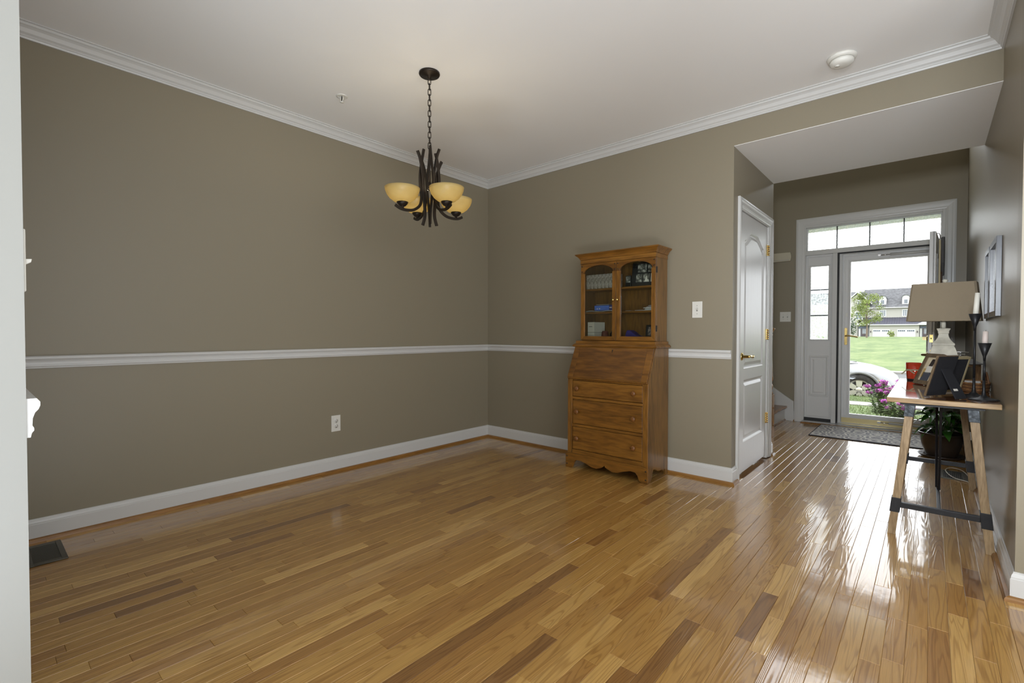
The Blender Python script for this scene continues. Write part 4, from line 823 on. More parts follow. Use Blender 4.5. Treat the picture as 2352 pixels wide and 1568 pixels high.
# second frame with its picture towards the hall
f2 = thing('photo_frame', 'tan wood frame with a photo of people, tilted towards the front door', 'photo frame', (3.40, .62, TZ))
M2 = Matrix.Translation((3.345, .612, TZ+.0068)) @ Matrix.Rotation(math.radians(-59), 4, 'Z') @ Matrix.Rotation(math.radians(-23), 4, 'X')
frame_box(MB(M2), .16, .215, .016, .026).build('frame', 'frame_wood', f2, .0015)
MB(M2).box(.02, .14, .006, .012, .02, .195).build('mat_board', 'print_cream', f2)
# simple print: a woman with dark hair, white top and blue jeans between pale figures
plain('print_jeans', sr(70, 74, 84), .5); plain('print_hair', sr(44, 34, 30), .5); plain('print_skin', sr(196, 160, 140), .5)
pr_ = MB(M2); Y2 = .0045
def pp(poly, m): pr_.cur = m; pr_.prism(poly, 'xz', Y2, Y2+.002)
pp(rect(.045, .118, .026, .085), 1); pp(rect(.058, .105, .078, .128), 2); pp(rect(.035, .056, .05, .11), 3); pp([(.066, .128), (.10, .128), (.104, .165), (.092, .178), (.074, .176)], 0)
pr_.build('photo', ['print_hair', 'print_jeans', 'print_white', 'print_tan'], f2)
MB(M2).prism([(.016, .10), (.020, .004), (.032, .009), (.03, .10)], 'yz', .07, .09).build('easel', 'velvet_black', f2)
plain('frame_pale', sr(160, 146, 112), .5)
f3 = thing('photo_frame', 'pale edged frame showing its dark back, between lamp and candle holders', 'photo frame', (3.55, .10, TZ))
M3 = Matrix.Translation((3.482, .06, TZ+.006)) @ Matrix.Rotation(math.radians(55), 4, 'Z') @ Matrix.Rotation(math.radians(15), 4, 'X')
frame_box(MB(M3), .14, .205, .02, .012).build('frame', 'frame_pale', f3, .001); MB(M3).box(.008, .132, .002, .010, .008, .197).build('back_board', 'velvet_black', f3); MB(M3).box(.012, .128, .011, .014, .012, .193).build('photo', 'photo_family', f3)
# ---- red candle glass with ribbon
plain('red_glass', sr(176, 52, 24), .12, **{'Coat Weight': .4}); plain('red_wax', sr(140, 34, 20), .5); plain('ribbon', sr(150, 136, 108), .7); plain('dark_base', sr(30, 26, 30), .4)
rx, ry = 3.352, .93
rc = thing('red_candle_glass', 'orange-red candle glass tied with a tan ribbon', 'candle', (rx, ry, TZ))
MB().lathe([(.044, TZ), (.045, TZ+.008), (.045, TZ+.012)], (rx, ry, 0), 28).build('foot', 'dark_base', rc)
MB().lathe([(.045, TZ+.012), (.048, TZ+.05), (.053, TZ+.125), (.0515, TZ+.125), (.0465, TZ+.095), (.001, TZ+.094)], (rx, ry, 0), 28, caps=False).build('glass', 'red_glass', rc)
MB().lathe([(.0505, TZ+.070), (.0512, TZ+.080)], (rx, ry, 0), 28, caps=False).build('ribbon', 'ribbon', rc)
MB().tube(smoothpath([(rx-.03, ry-.043, TZ+.076), (rx-.05, ry-.055, TZ+.068), (rx-.062, ry-.06, TZ+.055), (rx-.072, ry-.062, TZ+.046)]), 0, rect=(.008, .003), up=(0, 1, 0)).tube(smoothpath([(rx-.03, ry-.043, TZ+.076), (rx-.015, ry-.055, TZ+.062), (rx+.0, ry-.06, TZ+.052)]), 0, rect=(.008, .003), up=(0, 1, 0)).build('bow', 'ribbon', rc)
# ---- lantern
ln = thing('lantern', 'wooden post lantern with grey metal roof and ring, beside the wall', 'lantern', (3.588, .93, TZ))
plain('roof_metal', sr(150, 150, 150), .3, .8)
LNM = Matrix.Translation((3.588, .93, TZ)) @ Matrix.Rotation(math.radians(45), 4, 'Z')
for a in (-.062, .062):
    for b in (-.062, .062): MB(LNM).box(a-.011, a+.011, b-.011, b+.011, .012, .125).build('post', 'lantern_wood', ln, .001)
MB(LNM).box(-.075, .075, -.075, .075, 0, .012).build('base', 'lantern_wood', ln, .001); MB(LNM).box(-.073, .073, -.073, .073, .112, .126).build('top_frame', 'lantern_wood', ln, .001)
MB(LNM).add([(-.08, -.08, .126), (.08, -.08, .126), (.08, .08, .126), (-.08, .08, .126), (-.08, -.08, .131), (.08, -.08, .131), (.08, .08, .131), (-.08, .08, .131), (-.03, -.03, .172), (.03, -.03, .172), (.03, .03, .172), (-.03, .03, .172)], [(3, 2, 1, 0), (8, 9, 10, 11)]+[(i, (i+1) % 4, 4+(i+1) % 4, 4+i) for i in range(4)]+[(4+i, 4+(i+1) % 4, 8+(i+1) % 4, 8+i) for i in range(4)]).build('roof', 'roof_metal', ln)
MB(LNM).lathe([(.028, .172), (.028, .186), (.03, .188), (.001, .19)], (0, 0, 0), 20).build('chimney', 'chrome', ln)
MB(LNM).lathe([(.030, .200), (.042, .206), (.042, .209), (.001, .212)], (0, 0, 0), 24).tube([(0, 0, .188), (0, 0, .205)], .004, 8).build('cap', 'chrome', ln)
# ---- wicker basket
plain('wicker', sr(126, 88, 50), .7, bump=.3, bscale=120, vary=.35, vscale=60); plain('wicker_dark', sr(96, 62, 34), .7)
bx, by = 3.628, .335
bk = thing('wicker_basket', 'low oval wicker basket with two looped handles behind the candle holders', 'basket', (bx, by, TZ))
for i in range(6):
    k = 1+.02*i; zz = TZ+.007+i*.009
    MB().tube([(bx+.058*k*math.cos(a)+.0012*(1 if (j+i) % 2 else -1)*math.cos(a), by+.12*k*math.sin(a), zz+.0008*math.sin(j*PI+i)) for j, a in enumerate([2*PI*j/36 for j in range(36)])], .0052, 6, closed=True).build('coil', 'wicker' if i % 2 else 'wicker_dark', bk)
MB().lathe([(.001, 0), (1, 0), (1, .004), (.001, .004)], (0, 0, 0), 28).build('tmp', 'wicker', None)
o = bpy.data.objects['tmp']; o.name = 'basket_floor'; o.data.name = 'basket_floor'; o.parent = bk; o.location = (0, 0, .001); o.scale = (.058, .12, 1)
for s in (-1, 1): MB().tube(smoothpath([(bx+s*.055, by-.075, TZ+.05), (bx+s*.052, by-.06, TZ+.085), (bx+s*.05, by-.02, TZ+.108), (bx+s*.05, by+.02, TZ+.108), (bx+s*.052, by+.06, TZ+.085), (bx+s*.055, by+.075, TZ+.05)]), .0042, 8).build('handle', 'wicker_dark', bk)
tag(MB(Matrix.Translation((bx-.005, by-.01, TZ+.03)) @ Matrix.Rotation(.2, 4, 'X')).box(-.035, .035, -.07, .07, 0, .012).build('folded_paper', 'paper', None, .003), 'folded white paper lying in the wicker basket', 'paper')

# ================================================================ WALL PICTURES (seen almost edge-on)
plain('frame_slate', sr(52, 54, 60), .28); plain('art_grey', sr(92, 96, 100), .12)
for y0, y1, lb in ((-.105, .265, 'nearer of two dark framed pictures on the right hall wall'), (.30, .575, 'farther dark framed picture on the right hall wall')):
    t = thing('wall_picture', lb, 'picture', (XR-.01, (y0+y1)/2, 1.157), 'dark pictures on the hall wall')
    f = MB().box(XR-.021, XR-.0006, y0, y0+.028, 1.157, 1.562).box(XR-.021, XR-.0006, y1-.028, y1, 1.157, 1.562).box(XR-.021, XR-.0006, y0+.028, y1-.028, 1.157, 1.185).box(XR-.021, XR-.0006, y0+.028, y1-.028, 1.534, 1.562); f.build('frame', 'frame_slate', t, .001)
    MB().box(XR-.010, XR-.004, y0+.026, y1-.026, 1.183, 1.536).build('print', 'art_grey', t)

# ================================================================ DOOR HANGING on the outer face of the open door
dh = thing('door_hanging', 'cream and grey ribboned decoration hanging on the open front door', 'door decoration', (3.52, 2.55, 1.3))
plain('hang_cream', sr(206, 190, 150), .6); plain('hang_grey', sr(84, 82, 82), .7); plain('hang_brown', sr(84, 64, 48), .7)
MB(Mx).tube(smoothpath([(-.05, -.62, 1.93), (-.046, -.62, 1.992), (.01, -.62, 1.996), (.018, -.62, 1.95)]), .004, 6).build('hook', 'hang_brown', dh)
MB(Mx).box(.012, .026, -.68, -.56, 1.48, 1.93).build('board', 'hang_cream', dh, .003)
MB(Mx).prism([(-.70, 1.95), (-.58, 1.97), (-.54, 1.86), (-.56, 1.70), (-.60, 1.60), (-.66, 1.72)], 'yz', .026, .050).build('bow', 'hang_grey', dh, .006)
MB(Mx).prism([(-.64, 1.62), (-.60, 1.66), (-.56, 1.50), (-.60, 1.44)], 'yz', .026, .036).build('ribbon_tail', 'hang_brown', dh, .002)

# ================================================================ DOORMAT, PLANT, CORD, PLUG
def mat_scroll():
    m, nt, p = new_mat('scroll_weave'); g = N(nt, 'ShaderNodeNewGeometry')
    v = N(nt, 'ShaderNodeTexVoronoi', Scale=6.0); nt.links.new(g.outputs['Position'], v.inputs['Vector']); v.feature = 'F1'; v.inputs['Randomness'].default_value = .35
    n = N(nt, 'ShaderNodeTexNoise', Scale=30.0, Detail=2.0); nt.links.new(g.outputs['Position'], n.inputs['Vector'])
    a = N(nt, 'ShaderNodeMath', operation='MULTIPLY_ADD'); a.inputs[1].default_value = .16; nt.links.new(n.outputs['Fac'], a.inputs[0]); nt.links.new(v.outputs['Distance'], a.inputs[2])
    mu = N(nt, 'ShaderNodeMath', operation='MULTIPLY'); mu.inputs[1].default_value = 30.0; nt.links.new(a.outputs[0], mu.inputs[0]); sn = N(nt, 'ShaderNodeMath', operation='SINE'); nt.links.new(mu.outputs[0], sn.inputs[0])
    r = N(nt, 'ShaderNodeValToRGB'); nt.links.new(sn.outputs[0], r.inputs[0]); r.color_ramp.elements[0].position = .0; r.color_ramp.elements[0].color = sr(138, 136, 142); r.color_ramp.elements[1].position = .5; r.color_ramp.elements[1].color = sr(226, 222, 214)
    nt.links.new(r.outputs[0], p.inputs['Base Color']); p.inputs['Roughness'].default_value = .95
mat_scroll(); plain('mat_edge', sr(44, 42, 48), .9)
dm = thing('doormat', 'grey doormat with pale scroll pattern before the front door', 'doormat', (2.94, 2.62, 0))
MB().box(2.495, 3.405, 2.252, 2.99, .0005, .008).build('mat_pad', 'scroll_weave', dm); bd = MB()
for a in ((2.487, 2.495, 2.244, 2.998), (3.405, 3.413, 2.244, 2.998), (2.495, 3.405, 2.244, 2.252), (2.495, 3.405, 2.99, 2.998)): bd.box(*a, .0005, .0085)
bd.build('mat_border', 'mat_edge', dm)
def leaf_mesh(mb, base, tip, wid, droop, tw=0, n=6):
    """a folded, drooping blade"""
    b, t = Vector(base), Vector(tip); d = t-b; side = d.cross(Vector((0, 0, 1))); side = side.normalized() if side.length > 1e-4 else Vector((1, 0, 0)); vs = []
    for i in range(n+1):
        s = i/n; c = b+d*s+Vector((0, 0, 1))*(droop*4*s*(1-s)); w = wid*math.sin(PI*min(1, .06+.94*s)**.8)*.5 if i < n else .0005
        vs += [c-side*w+Vector((0, 0, w*.35+tw*w)), c, c+side*w+Vector((0, 0, w*.35-tw*w))]
    fs = []
    for i in range(n): fs += [(i*3, i*3+1, i*3+4, i*3+3), (i*3+1, i*3+2, i*3+5, i*3+4)]
    mb.add(vs, fs, True)
plain('leaf_green', sr(48, 96, 30), .22, vary=.4, vscale=9); plain('pot_brown', sr(52, 42, 34), .3, vary=.3, vscale=6); plain('soil', sr(38, 28, 20), .95); plain('stem_green', sr(70, 104, 44), .5)
PX, PY = 3.515, 1.985
pl = thing('potted_plant', 'leafy green houseplant in a dark glazed pot on the hall floor', 'houseplant', (PX, PY, 0))
MB().lathe([(.001, .0), (.118, .0), (.15, .014), (.158, .026), (.150, .026), (.118, .012), (.001, .010)], (PX, PY, 0), 32).build('saucer', 'pot_brown', pl)
MB().lathe([(.001, .013), (.100, .013), (.108, .03), (.132, .11), (.146, .19), (.156, .196), (.158, .212), (.148, .214), (.136, .185), (.001, .18)], (PX, PY, 0), 32).build('pot', 'pot_brown', pl)
MB().lathe([(.001, .188), (.140, .188), (.001, .184)], (PX, PY, 0), 24).build('soil', 'soil', pl)
rg = random.Random(5); stems = MB()
for i in range(46):
    a = rg.uniform(0, 2*PI); r0 = rg.uniform(0, .06); r1 = rg.uniform(.06, .15); L = rg.uniform(.10, .17); hz = rg.uniform(.24, .40)
    b = (PX+r0*math.cos(a), PY+r0*math.sin(a), .188); m_ = (PX+r1*math.cos(a)*.9, PY+r1*math.sin(a), hz)
    tp = (min(XR-.02, m_[0]+L*math.cos(a)), m_[1]+L*math.sin(a)*.9, hz+rg.uniform(-.10, .03)); m_ = (min(m_[0], XR-.03), m_[1], m_[2])
    stems.tube(smoothpath([b, ((b[0]*.6+m_[0]*.4), (b[1]*.6+m_[1]*.4), hz*.8), m_], 3), .0022, 5)
    lf = MB(); leaf_mesh(lf, m_, tp, rg.uniform(.036, .06), rg.uniform(.008, .03), rg.uniform(-.4, .4)); lf.build('leaf', 'leaf_green', pl)
stems.build('stems', 'stem_green', pl)
plain('cord_white', sr(200, 194, 180), .5)
tag(MB().tube(smoothpath([(3.66, 1.30, .012), (3.63, 1.50, .010), (3.57, 1.55, .010), (3.535, 1.45, .010), (3.55, 1.30, .010), (3.585, 1.20, .010), (3.64, 1.17, .006), (3.672, 1.12, .005), (3.68, 1.05, .02), (3.682, 1.0, .06)], 8), .0032, 8).build('power_cord', 'cord_white', None), 'thin white power cord looping over the floor vent under table', 'power cord')
pw = thing('plug_outlet', 'white outlet with plugged-in adapter low on the right wall behind table legs', 'outlet', (XR, 1.28, .27))
MB().box(XR-.006, XR-.0005, 1.245, 1.318, .275, .395).build('plate', 'plate_ivory', pw, .002); MB().box(XR-.045, XR-.006, 1.262, 1.302, .29, .345).build('adapter', 'plate_ivory', pw, .004); MB().lathe([(.012, 0), (.014, -.016), (.001, -.02)], (XR-.006, 1.28, .368), 14, 'x').build('night_light', 'print_cream', pw)

# ================================================================ OUTSIDE THE FRONT DOOR
def lawn_mat(name, a, b, c):
    m, nt, p = new_mat(name); g = N(nt, 'ShaderNodeNewGeometry'); mp = N(nt, 'ShaderNodeMapping'); mp.inputs['Scale'].default_value = (.35, .12, .1); nt.links.new(g.outputs['Position'], mp.inputs[0])
    n = N(nt, 'ShaderNodeTexNoise', Scale=1.6, Detail=6.0, Roughness=.65); nt.links.new(mp.outputs[0], n.inputs['Vector'])
    n2 = N(nt, 'ShaderNodeTexNoise', Scale=4.0, Detail=6.0); nt.links.new(g.outputs['Position'], n2.inputs['Vector'])
    ad = N(nt, 'ShaderNodeMath', operation='MULTIPLY_ADD'); ad.inputs[1].default_value = .45; nt.links.new(n2.outputs['Fac'], ad.inputs[0]); nt.links.new(n.outputs['Fac'], ad.inputs[2])
    r = N(nt, 'ShaderNodeValToRGB'); nt.links.new(ad.outputs[0], r.inputs[0]); r.color_ramp.elements[0].position = .56; r.color_ramp.elements[0].color = a; r.color_ramp.elements[1].position = .90; r.color_ramp.elements[1].color = c; e = r.color_ramp.elements.new(.72); e.color = b
    nt.links.new(r.outputs[0], p.inputs['Base Color']); p.inputs['Roughness'].default_value = .9
lawn_mat('lawn', (.052, .09, .016, 1), (.092, .137, .030, 1), (.15, .185, .062, 1)); plain('concrete', (.26, .25, .23, 1), .85, bump=.1, bscale=30, vary=.08); plain('asphalt', (.09, .09, .09, 1), .9, bump=.2, bscale=60)
plain('grass_blade', (.12, .175, .05, 1), .6, vary=.35, vscale=2)
def ground(name, mat, ys, x0, x1, label, cat, nx=1):
    """ys: list of (y, z); a thick ribbon of ground"""
    prof = [(y, z) for y, z in ys]+[(ys[-1][0], ys[-1][1]-.4), (ys[0][0], ys[0][1]-.4)]
    return S(MB().prism(prof, 'yz', x0, x1), name, mat, label, cat)
ground('porch_slab', 'concrete', [(YD+.2, -.03), (YD+.75, -.04)], 1.0, 5.5, 'concrete stoop outside the front door', 'stoop')
ground('lawn_strip', 'lawn', [(YD+.75, -.07), (5.2, -.16), (7.2, -.255)], -18, 22, 'strip of front lawn between the stoop and the sidewalk', 'lawn')
ground('sidewalk', 'concrete', [(7.2, -.245), (8.0, -.275)], -18, 22, 'pale concrete sidewalk crossing before the street', 'sidewalk')
ground('verge', 'lawn', [(8.0, -.27), (9.0, -.30), (9.45, -.335)], -18, 22, 'grass verge along the street beside the parked car', 'lawn')
ground('street', 'asphalt', [(9.45, -.62), (21.6, -.62)], -60, 60, 'grey street with a parked car', 'street')
ground('far_curb', 'concrete', [(21.6, -.54), (22.2, -.53)], -60, 60, 'pale curb across the street', 'curb')
ground('far_lawn', 'lawn', [(22.2, -.56), (30, -.5), (45, -.32), (70, -.02), (95, .24), (112, .36), (122, .10), (175, -.2)], -90, 90, 'broad green lawn rising to the houses across the street', 'lawn')
S(MB().box(.2, 5.6, YD+.12, YD+.60, 2.362, 2.46), 'porch_soffit', 'trim_white', 'underside of the porch eave seen through the transom', 'eave')
S(MB().box(-12, .6, YD+.125, YD+.2, -.1, 5.5).box(.6, 2.27, YD+.125, YD+.2, -.1, 3.0).box(3.54, 14, YD+.125, YD+.2, -.1, 5.5).box(2.27, 3.54, YD+.125, YD+.2, 2.35, 3.0).box(.6, 3.54, YD+.125, YD+.2, 4.9, 5.5), 'wall_exterior', 'print_cream', 'outer face of the front wall', 'wall')  # upper gap repeats the opening added to light the foyer
# blades along the verge and the near lawn
rg = random.Random(3); gb = MB()
for i in range(26000):
    if i < 6000: y = rg.uniform(9.0, 9.46); x = rg.uniform(-1, 8)
    else: y = rg.choice((rg.uniform(4.0, 7.15), rg.uniform(8.05, 9.0))); x = rg.uniform(.5, 7)
    zz = -.07-(y-3.83)*.0545 if y < 7.2 else -.27-(y-8)*.045
    hh = rg.uniform(.015, .04) if i >= 6000 else rg.uniform(.025, .06); a = rg.uniform(0, PI); dx, dy = .004*math.cos(a), .004*math.sin(a); lx, ly = rg.uniform(-.02, .02), rg.uniform(-.02, .02)
    gb.add([(x-dx, y-dy, zz-.01), (x+dx, y+dy, zz-.01), (x+lx, y+ly, zz+hh)], [(0, 1, 2)])
tag(gb.build('grass', 'grass_blade', None), 'short grass blades on the front lawn and verge', 'grass', kind='stuff')

# ---- parked car (front quarter in view)
plain('car_silver', (.24, .245, .255, 1), .32, .35, **{'Coat Weight': .6}); plain('car_cladding', (.16, .165, .17, 1), .5); plain('tyre', (.03, .03, .032, 1), .85, vary=.4, vscale=20); plain('wheel_alloy', (.62, .61, .57, 1), .3, .6)
plain('lamp_lens', (.75, .76, .78, 1), .08, .3); plain('amber_lens', (.7, .35, .08, 1), .2); plain('car_glass', (.05, .06, .07, 1), .06); plain('wheel_well', (.015, .015, .016, 1), .9)
SX, SY, SZ = 2.20, 10.15, -.62     # front wheel position along x, near side plane, street
car = thing('parked_car', 'silver suv parked at the curb outside, front fender and wheel in view', 'car', (.8, 11.05, SZ))
# stations from nose to tail: (x, half width, z of: sill, belt line, shoulder, centre line)
ST = [(.78, .62, .30, .46, .58, .64), (.72, .78, .24, .50, .66, .73), (.60, .87, .22, .56, .735, .82), (.42, .905, .22, .60, .79, .90), (.15, .915, .24, .64, .85, .97), (-.20, .92, .26, .68, .91, 1.03), (-.55, .92, .27, .72, .965, 1.07), (-1.0, .92, .27, .74, .99, 1.10), (-2.2, .92, .27, .75, 1.0, 1.10), (-3.1, .90, .28, .74, .99, 1.08), (-3.55, .84, .34, .70, .95, 1.02)]
vs = []; fs = []; yc = SY+.92
for x, hw, a, b, c, d in ST:
    c -= .05; d -= .05; b -= .03; x = x*.88 if x > 0 else x
    ring = [(-hw*.93, a), (-hw*1.0, a+.10), (-hw*1.0, b), (-hw*.97, b+(c-b)*.55), (-hw*.90, c), (-hw*.72, c+(d-c)*.45), (-hw*.35, d-.01), (0, d)]
    ring = ring+[(-y, z) for y, z in ring[-2::-1]]
    vs += [(SX+x, yc+y, SZ+z) for y, z in ring]
nr = 15
for i in range(len(ST)-1):
    for k in range(nr-1): fs.append((i*nr+k, i*nr+k+1, (i+1)*nr+k+1, (i+1)*nr+k))
    fs.append((i*nr+nr-1, i*nr, (i+1)*nr, (i+1)*nr+nr-1))
fs += [list(range(nr)), list(range((len(ST)-1)*nr, len(ST)*nr))]
bm_ = MB(); bm_.add(vs, fs, True); body = bm_.build('body', ['car_silver', 'wheel_well'], car)
cut = MB(); cut.cur = 0
for wx in (0, -2.62): cut.lathe([(.001, -.2), (.385, -.2), (.385, .26), (.001, .26)], (SX+wx, SY, SZ+.36), 36, 'y')
co = cut.build('cutter', 'wheel_well', None); mo = body.modifiers.new('arch', 'BOOLEAN'); mo.operation = 'DIFFERENCE'; mo.object = co; mo.solver = 'EXACT'
bpy.context.view_layer.update(); dg = bpy.context.evaluated_depsgraph_get(); nm = bpy.data.meshes.new_from_object(body.evaluated_get(dg)); body.modifiers.clear(); body.data = nm; bpy.data.objects.remove(co)
for wx in (0, -2.62):
    arcp = [(SX+wx+.40*math.cos(t), SY-.006, SZ+.36+.40*math.sin(t)) for t in [math.radians(a) for a in range(-12, 193, 10)]]
    MB().tube(arcp, .028, 8).build('arch_flare', 'car_cladding', car)
    wh = MB().lathe([(.235, .22), (.32, .22), (.352, .19), (.36, .15), (.36, .06), (.350, .02), (.32, -.008), (.25, -.004), (.235, .01)], (SX+wx, SY, SZ+.36), 40, 'y', caps=False).build('tyre', 'tyre', car)
    rim = MB().lathe([(.235, .01), (.232, .03), (.21, .035), (.20, .06)], (SX+wx, SY, SZ+.36), 40, 'y', caps=False)
    for k in range(6):
        a = math.radians(90+60*k); ca, sa_ = math.cos(a), math.sin(a); pe = (-sa_, ca)
        P4 = [(.06*ca+.05*pe[0], .06*sa_+.05*pe[1]), (.21*ca+.062*pe[0], .21*sa_+.062*pe[1]), (.21*ca-.062*pe[0], .21*sa_-.062*pe[1]), (.06*ca-.05*pe[0], .06*sa_-.05*pe[1])]
        rim.prism([(SX+wx+u, SZ+.36+v) for u, v in P4], 'xz', SY+.012, SY+.05)
    rim.lathe([(.001, -.002), (.05, 0), (.062, .012), (.075, .05)], (SX+wx, SY, SZ+.36), 24, 'y'); rim.build('wheel_rim', 'wheel_alloy', wh)
    MB().lathe([(.001, .10), (.235, .10), (.235, .11), (.001, .11)], (SX+wx, SY, SZ+.36), 24, 'y').build('brake_disc', 'wheel_well', wh)
MB().prism([(SX+.70, SZ+.20), (SX+.70, SZ+.40), (SX+.48, SZ+.38), (SX+.44, SZ+.22)], 'xz', SY+.13, SY+1.70).build('bumper', 'car_cladding', car, .03)
MB().add([(SX+.62, SY+.10, SZ+.46), (SX+.71, SY+.30, SZ+.45), (SX+.665, SY+.33, SZ+.60), (SX+.50, SY+.02, SZ+.62), (SX+.52, SY+.01, SZ+.52)], [(0, 1, 2, 3, 4)]).build('headlight', 'lamp_lens', car)
MB().add([(SX+.44, SY-.004, SZ+.565), (SX+.52, SY+.02, SZ+.535), (SX+.50, SY+.02, SZ+.585), (SX+.34, SY-.006, SZ+.615)], [(0, 1, 2, 3)]).build('marker_lamp', 'amber_lens', car)
# cabin: glass house behind the hood, mostly hidden by the house wall
MB().prism([(SX-.55, SZ+1.04), (SX-1.25, SZ+1.66), (SX-3.3, SZ+1.68), (SX-3.5, SZ+1.02)], 'xz', SY+.12, SY+1.72).build('windows', 'car_glass', car, .05, 3)
MB().prism([(SX-1.22, SZ+1.655), (SX-1.4, SZ+1.72), (SX-3.2, SZ+1.73), (SX-3.35, SZ+1.67)], 'xz', SY+.13, SY+1.71).build('roof', 'car_silver', car, .04, 3)
MB().tube([(SX-.22, SY+.40, SZ+.945), (SX-.08, SY+.62, SZ+.945)], .012, 6).tube([(SX-.30, SY+.62, SZ+.975), (SX-.14, SY+.86, SZ+.97)], .012, 6).build('wipers', 'wheel_well', car)

# ---- pink phlox by the stoop
plain('phlox_leaf', (.13, .20, .06, 1), .5, vary=.4, vscale=12); plain('phlox_pink', sr(176, 74, 178), .6, vary=.3, vscale=40); plain('phlox_pale', sr(180, 135, 170), .6)
def phlox(x, y, n, sp, h0, h1, label, seed):
    r = random.Random(seed); zb = -.07-(y-3.83)*.0545; t = thing('phlox_plant', label, 'flowering plant', (x, y, zb), 'phlox plants outside the door'); stm = MB(); lv = MB()
    for i in range(n):
        a = r.uniform(0, 2*PI); q = sp*math.sqrt(r.random()); h = r.uniform(h0, h1); b = (x+q*.4*math.cos(a), y+q*.4*math.sin(a), zb); tp = (x+q*math.cos(a), y+q*math.sin(a), zb+h)
        stm.tube([b, ((b[0]+tp[0])/2+.01, (b[1]+tp[1])/2, zb+h*.55), tp], .003, 5)
        for k in range(46):
            s = r.uniform(.08, .97); c = Vector(b).lerp(Vector(tp), s); aa = r.uniform(0, 2*PI); L = r.uniform(.05, .10); leaf_mesh(lv, c, (c.x+L*math.cos(aa), c.y+L*math.sin(aa), c.z+r.uniform(-.02, .04)), .026, .008, 0, 3)
        if r.random() < .62:
            fl = MB()
            for k in range(34):
                v = Vector((r.gauss(0, 1), r.gauss(0, 1), r.gauss(0, 1))).normalized(); c = Vector(tp)+Vector((v.x*.055, v.y*.055, v.z*.03+.01))*r.uniform(.5, 1); s1 = v.cross(Vector((.3, .2, 1))).normalized()*.016; s2 = v.cross(s1).normalized()*.016
                fl.cur = 0 if r.random() < .75 else 1
                fl.add([c+s1, c+s2, c-s1, c-s2, c+v*.004], [(0, 1, 4), (1, 2, 4), (2, 3, 4), (3, 0, 4)])
            fl.build('flower_head', ['phlox_pink', 'phlox_pale'], t)
    stm.build('stems', 'stem_green', t); lv.build('foliage', 'phlox_leaf', t)
phlox(2.93, 5.25, 20, .20, .32, .52, 'taller pink phlox clump seen left of the console table', 21)
phlox(3.10, 4.75, 15, .17, .16, .30, 'low pink phlox clump right behind the console table leg', 22)

# ---- trees and shrubs near the houses
plain('bark', (.16, .12, .09, 1), .9); plain('tree_leaf', (.16, .20, .045, 1), .7, vary=.35, vscale=.6); plain('hedge_leaf', (.035, .07, .03, 1), .8, vary=.4, vscale=1)
def leaf_cloud(mb, c, rx, ry, rz, n, size, r):
    for i in range(n):
        v = Vector((r.gauss(0, 1), r.gauss(0, 1), r.gauss(0, 1))).normalized()*(r.random()**.45); p = Vector((c[0]+v.x*rx, c[1]+v.y*ry, c[2]+v.z*rz))
        a = Vector((r.gauss(0, 1), r.gauss(0, 1), r.gauss(0, 1))).normalized(); b = a.cross(Vector((r.gauss(0, 1), r.gauss(0, 1), r.gauss(0, 1)))).normalized(); s = size*r.uniform(.6, 1.3)
        mb.add([p-a*s, p+b*s*.5, p+a*s, p-b*s*.5], [(0, 1, 2, 3)])
r = random.Random(9); TXx, TYy = -4.75, 98
tr = thing('street_tree', 'young round-crowned tree with yellow-green leaves before the far house', 'tree', (TXx, TYy, .2))
tk = MB().tube(smoothpath([(TXx, TYy, .1), (TXx+.05, TYy, 2), (TXx-.05, TYy, 4), (TXx, TYy, 6.4)]), [.14]*6+[.11]*6+[.07]*7, 8)
for k in range(9):
    a = k*2.4; z = 2.2+k*.45; tk.tube([(TXx, TYy, z), (TXx+1.0*math.cos(a), TYy+1.0*math.sin(a), z+.7), (TXx+1.6*math.cos(a), TYy+1.6*math.sin(a), z+1.1)], [.05, .035, .02], 5)
tk.build('trunk', 'bark', tr); lv = MB()
for k in range(52):
    a = r.uniform(0, 2*PI); z = r.uniform(2.5, 7.7); R = 2.5*math.sin(PI*min(1, max(.12, (z-1.6)/6.9)))**.8*r.uniform(.25, 1); leaf_cloud(lv, (TXx+R*math.cos(a), TYy+R*math.sin(a), z), .8, .8, .5, 75, .12, r)
lv.build('crown', 'tree_leaf', tr)
def shrub(x, y, h, w_, label, mat='hedge_leaf', n=420):
    t = thing('shrub', label, 'shrub', (x, y, .1)); m = MB(); leaf_cloud(m, (x, y, h*.5+.1), w_, w_, h*.55, n, .16, r); m.build('foliage', mat, t); MB().tube([(x, y, 0), (x, y, h*.6)], .06, 6).build('stem', 'bark', t)
shrub(-8.0, 108, 4.2, .9, 'dark evergreen at the left corner of the far house'); shrub(-9.6, 107, 5.2, 1.0, 'tallest dark evergreen left of the far house')
shrub(-2.2, 112.5, 1.4, .6, 'small loose shrub between the two garage doors', 'tree_leaf', 160)

# ---- row house across the street
plain('siding_cream', (.37, .355, .32, 1), .8); plain('house_white', (.50, .50, .49, 1), .7); plain('pane_dark', (.06, .08, .12, 1), .12); plain('door_dark', (.05, .035, .04, 1), .5); plain('stone_grey', (.16, .16, .17, 1), .9)
def shingle():
    m, nt, p = new_mat('shingle_grey'); g = N(nt, 'ShaderNodeNewGeometry'); n = N(nt, 'ShaderNodeTexNoise', Scale=2.2, Detail=5.0); nt.links.new(g.outputs['Position'], n.inputs['Vector'])
    rr = N(nt, 'ShaderNodeValToRGB'); nt.links.new(n.outputs['Fac'], rr.inputs[0]); rr.color_ramp.elements[0].position = .3; rr.color_ramp.elements[0].color = (.062, .062, .066, 1); rr.color_ramp.elements[1].position = .7; rr.color_ramp.elements[1].color = (.125, .125, .132, 1)
    nt.links.new(rr.outputs[0], p.inputs['Base Color']); p.inputs['Roughness'].default_value = .9
shingle(); plain('metal_roof', (.075, .073, .10, 1), .4, .3)
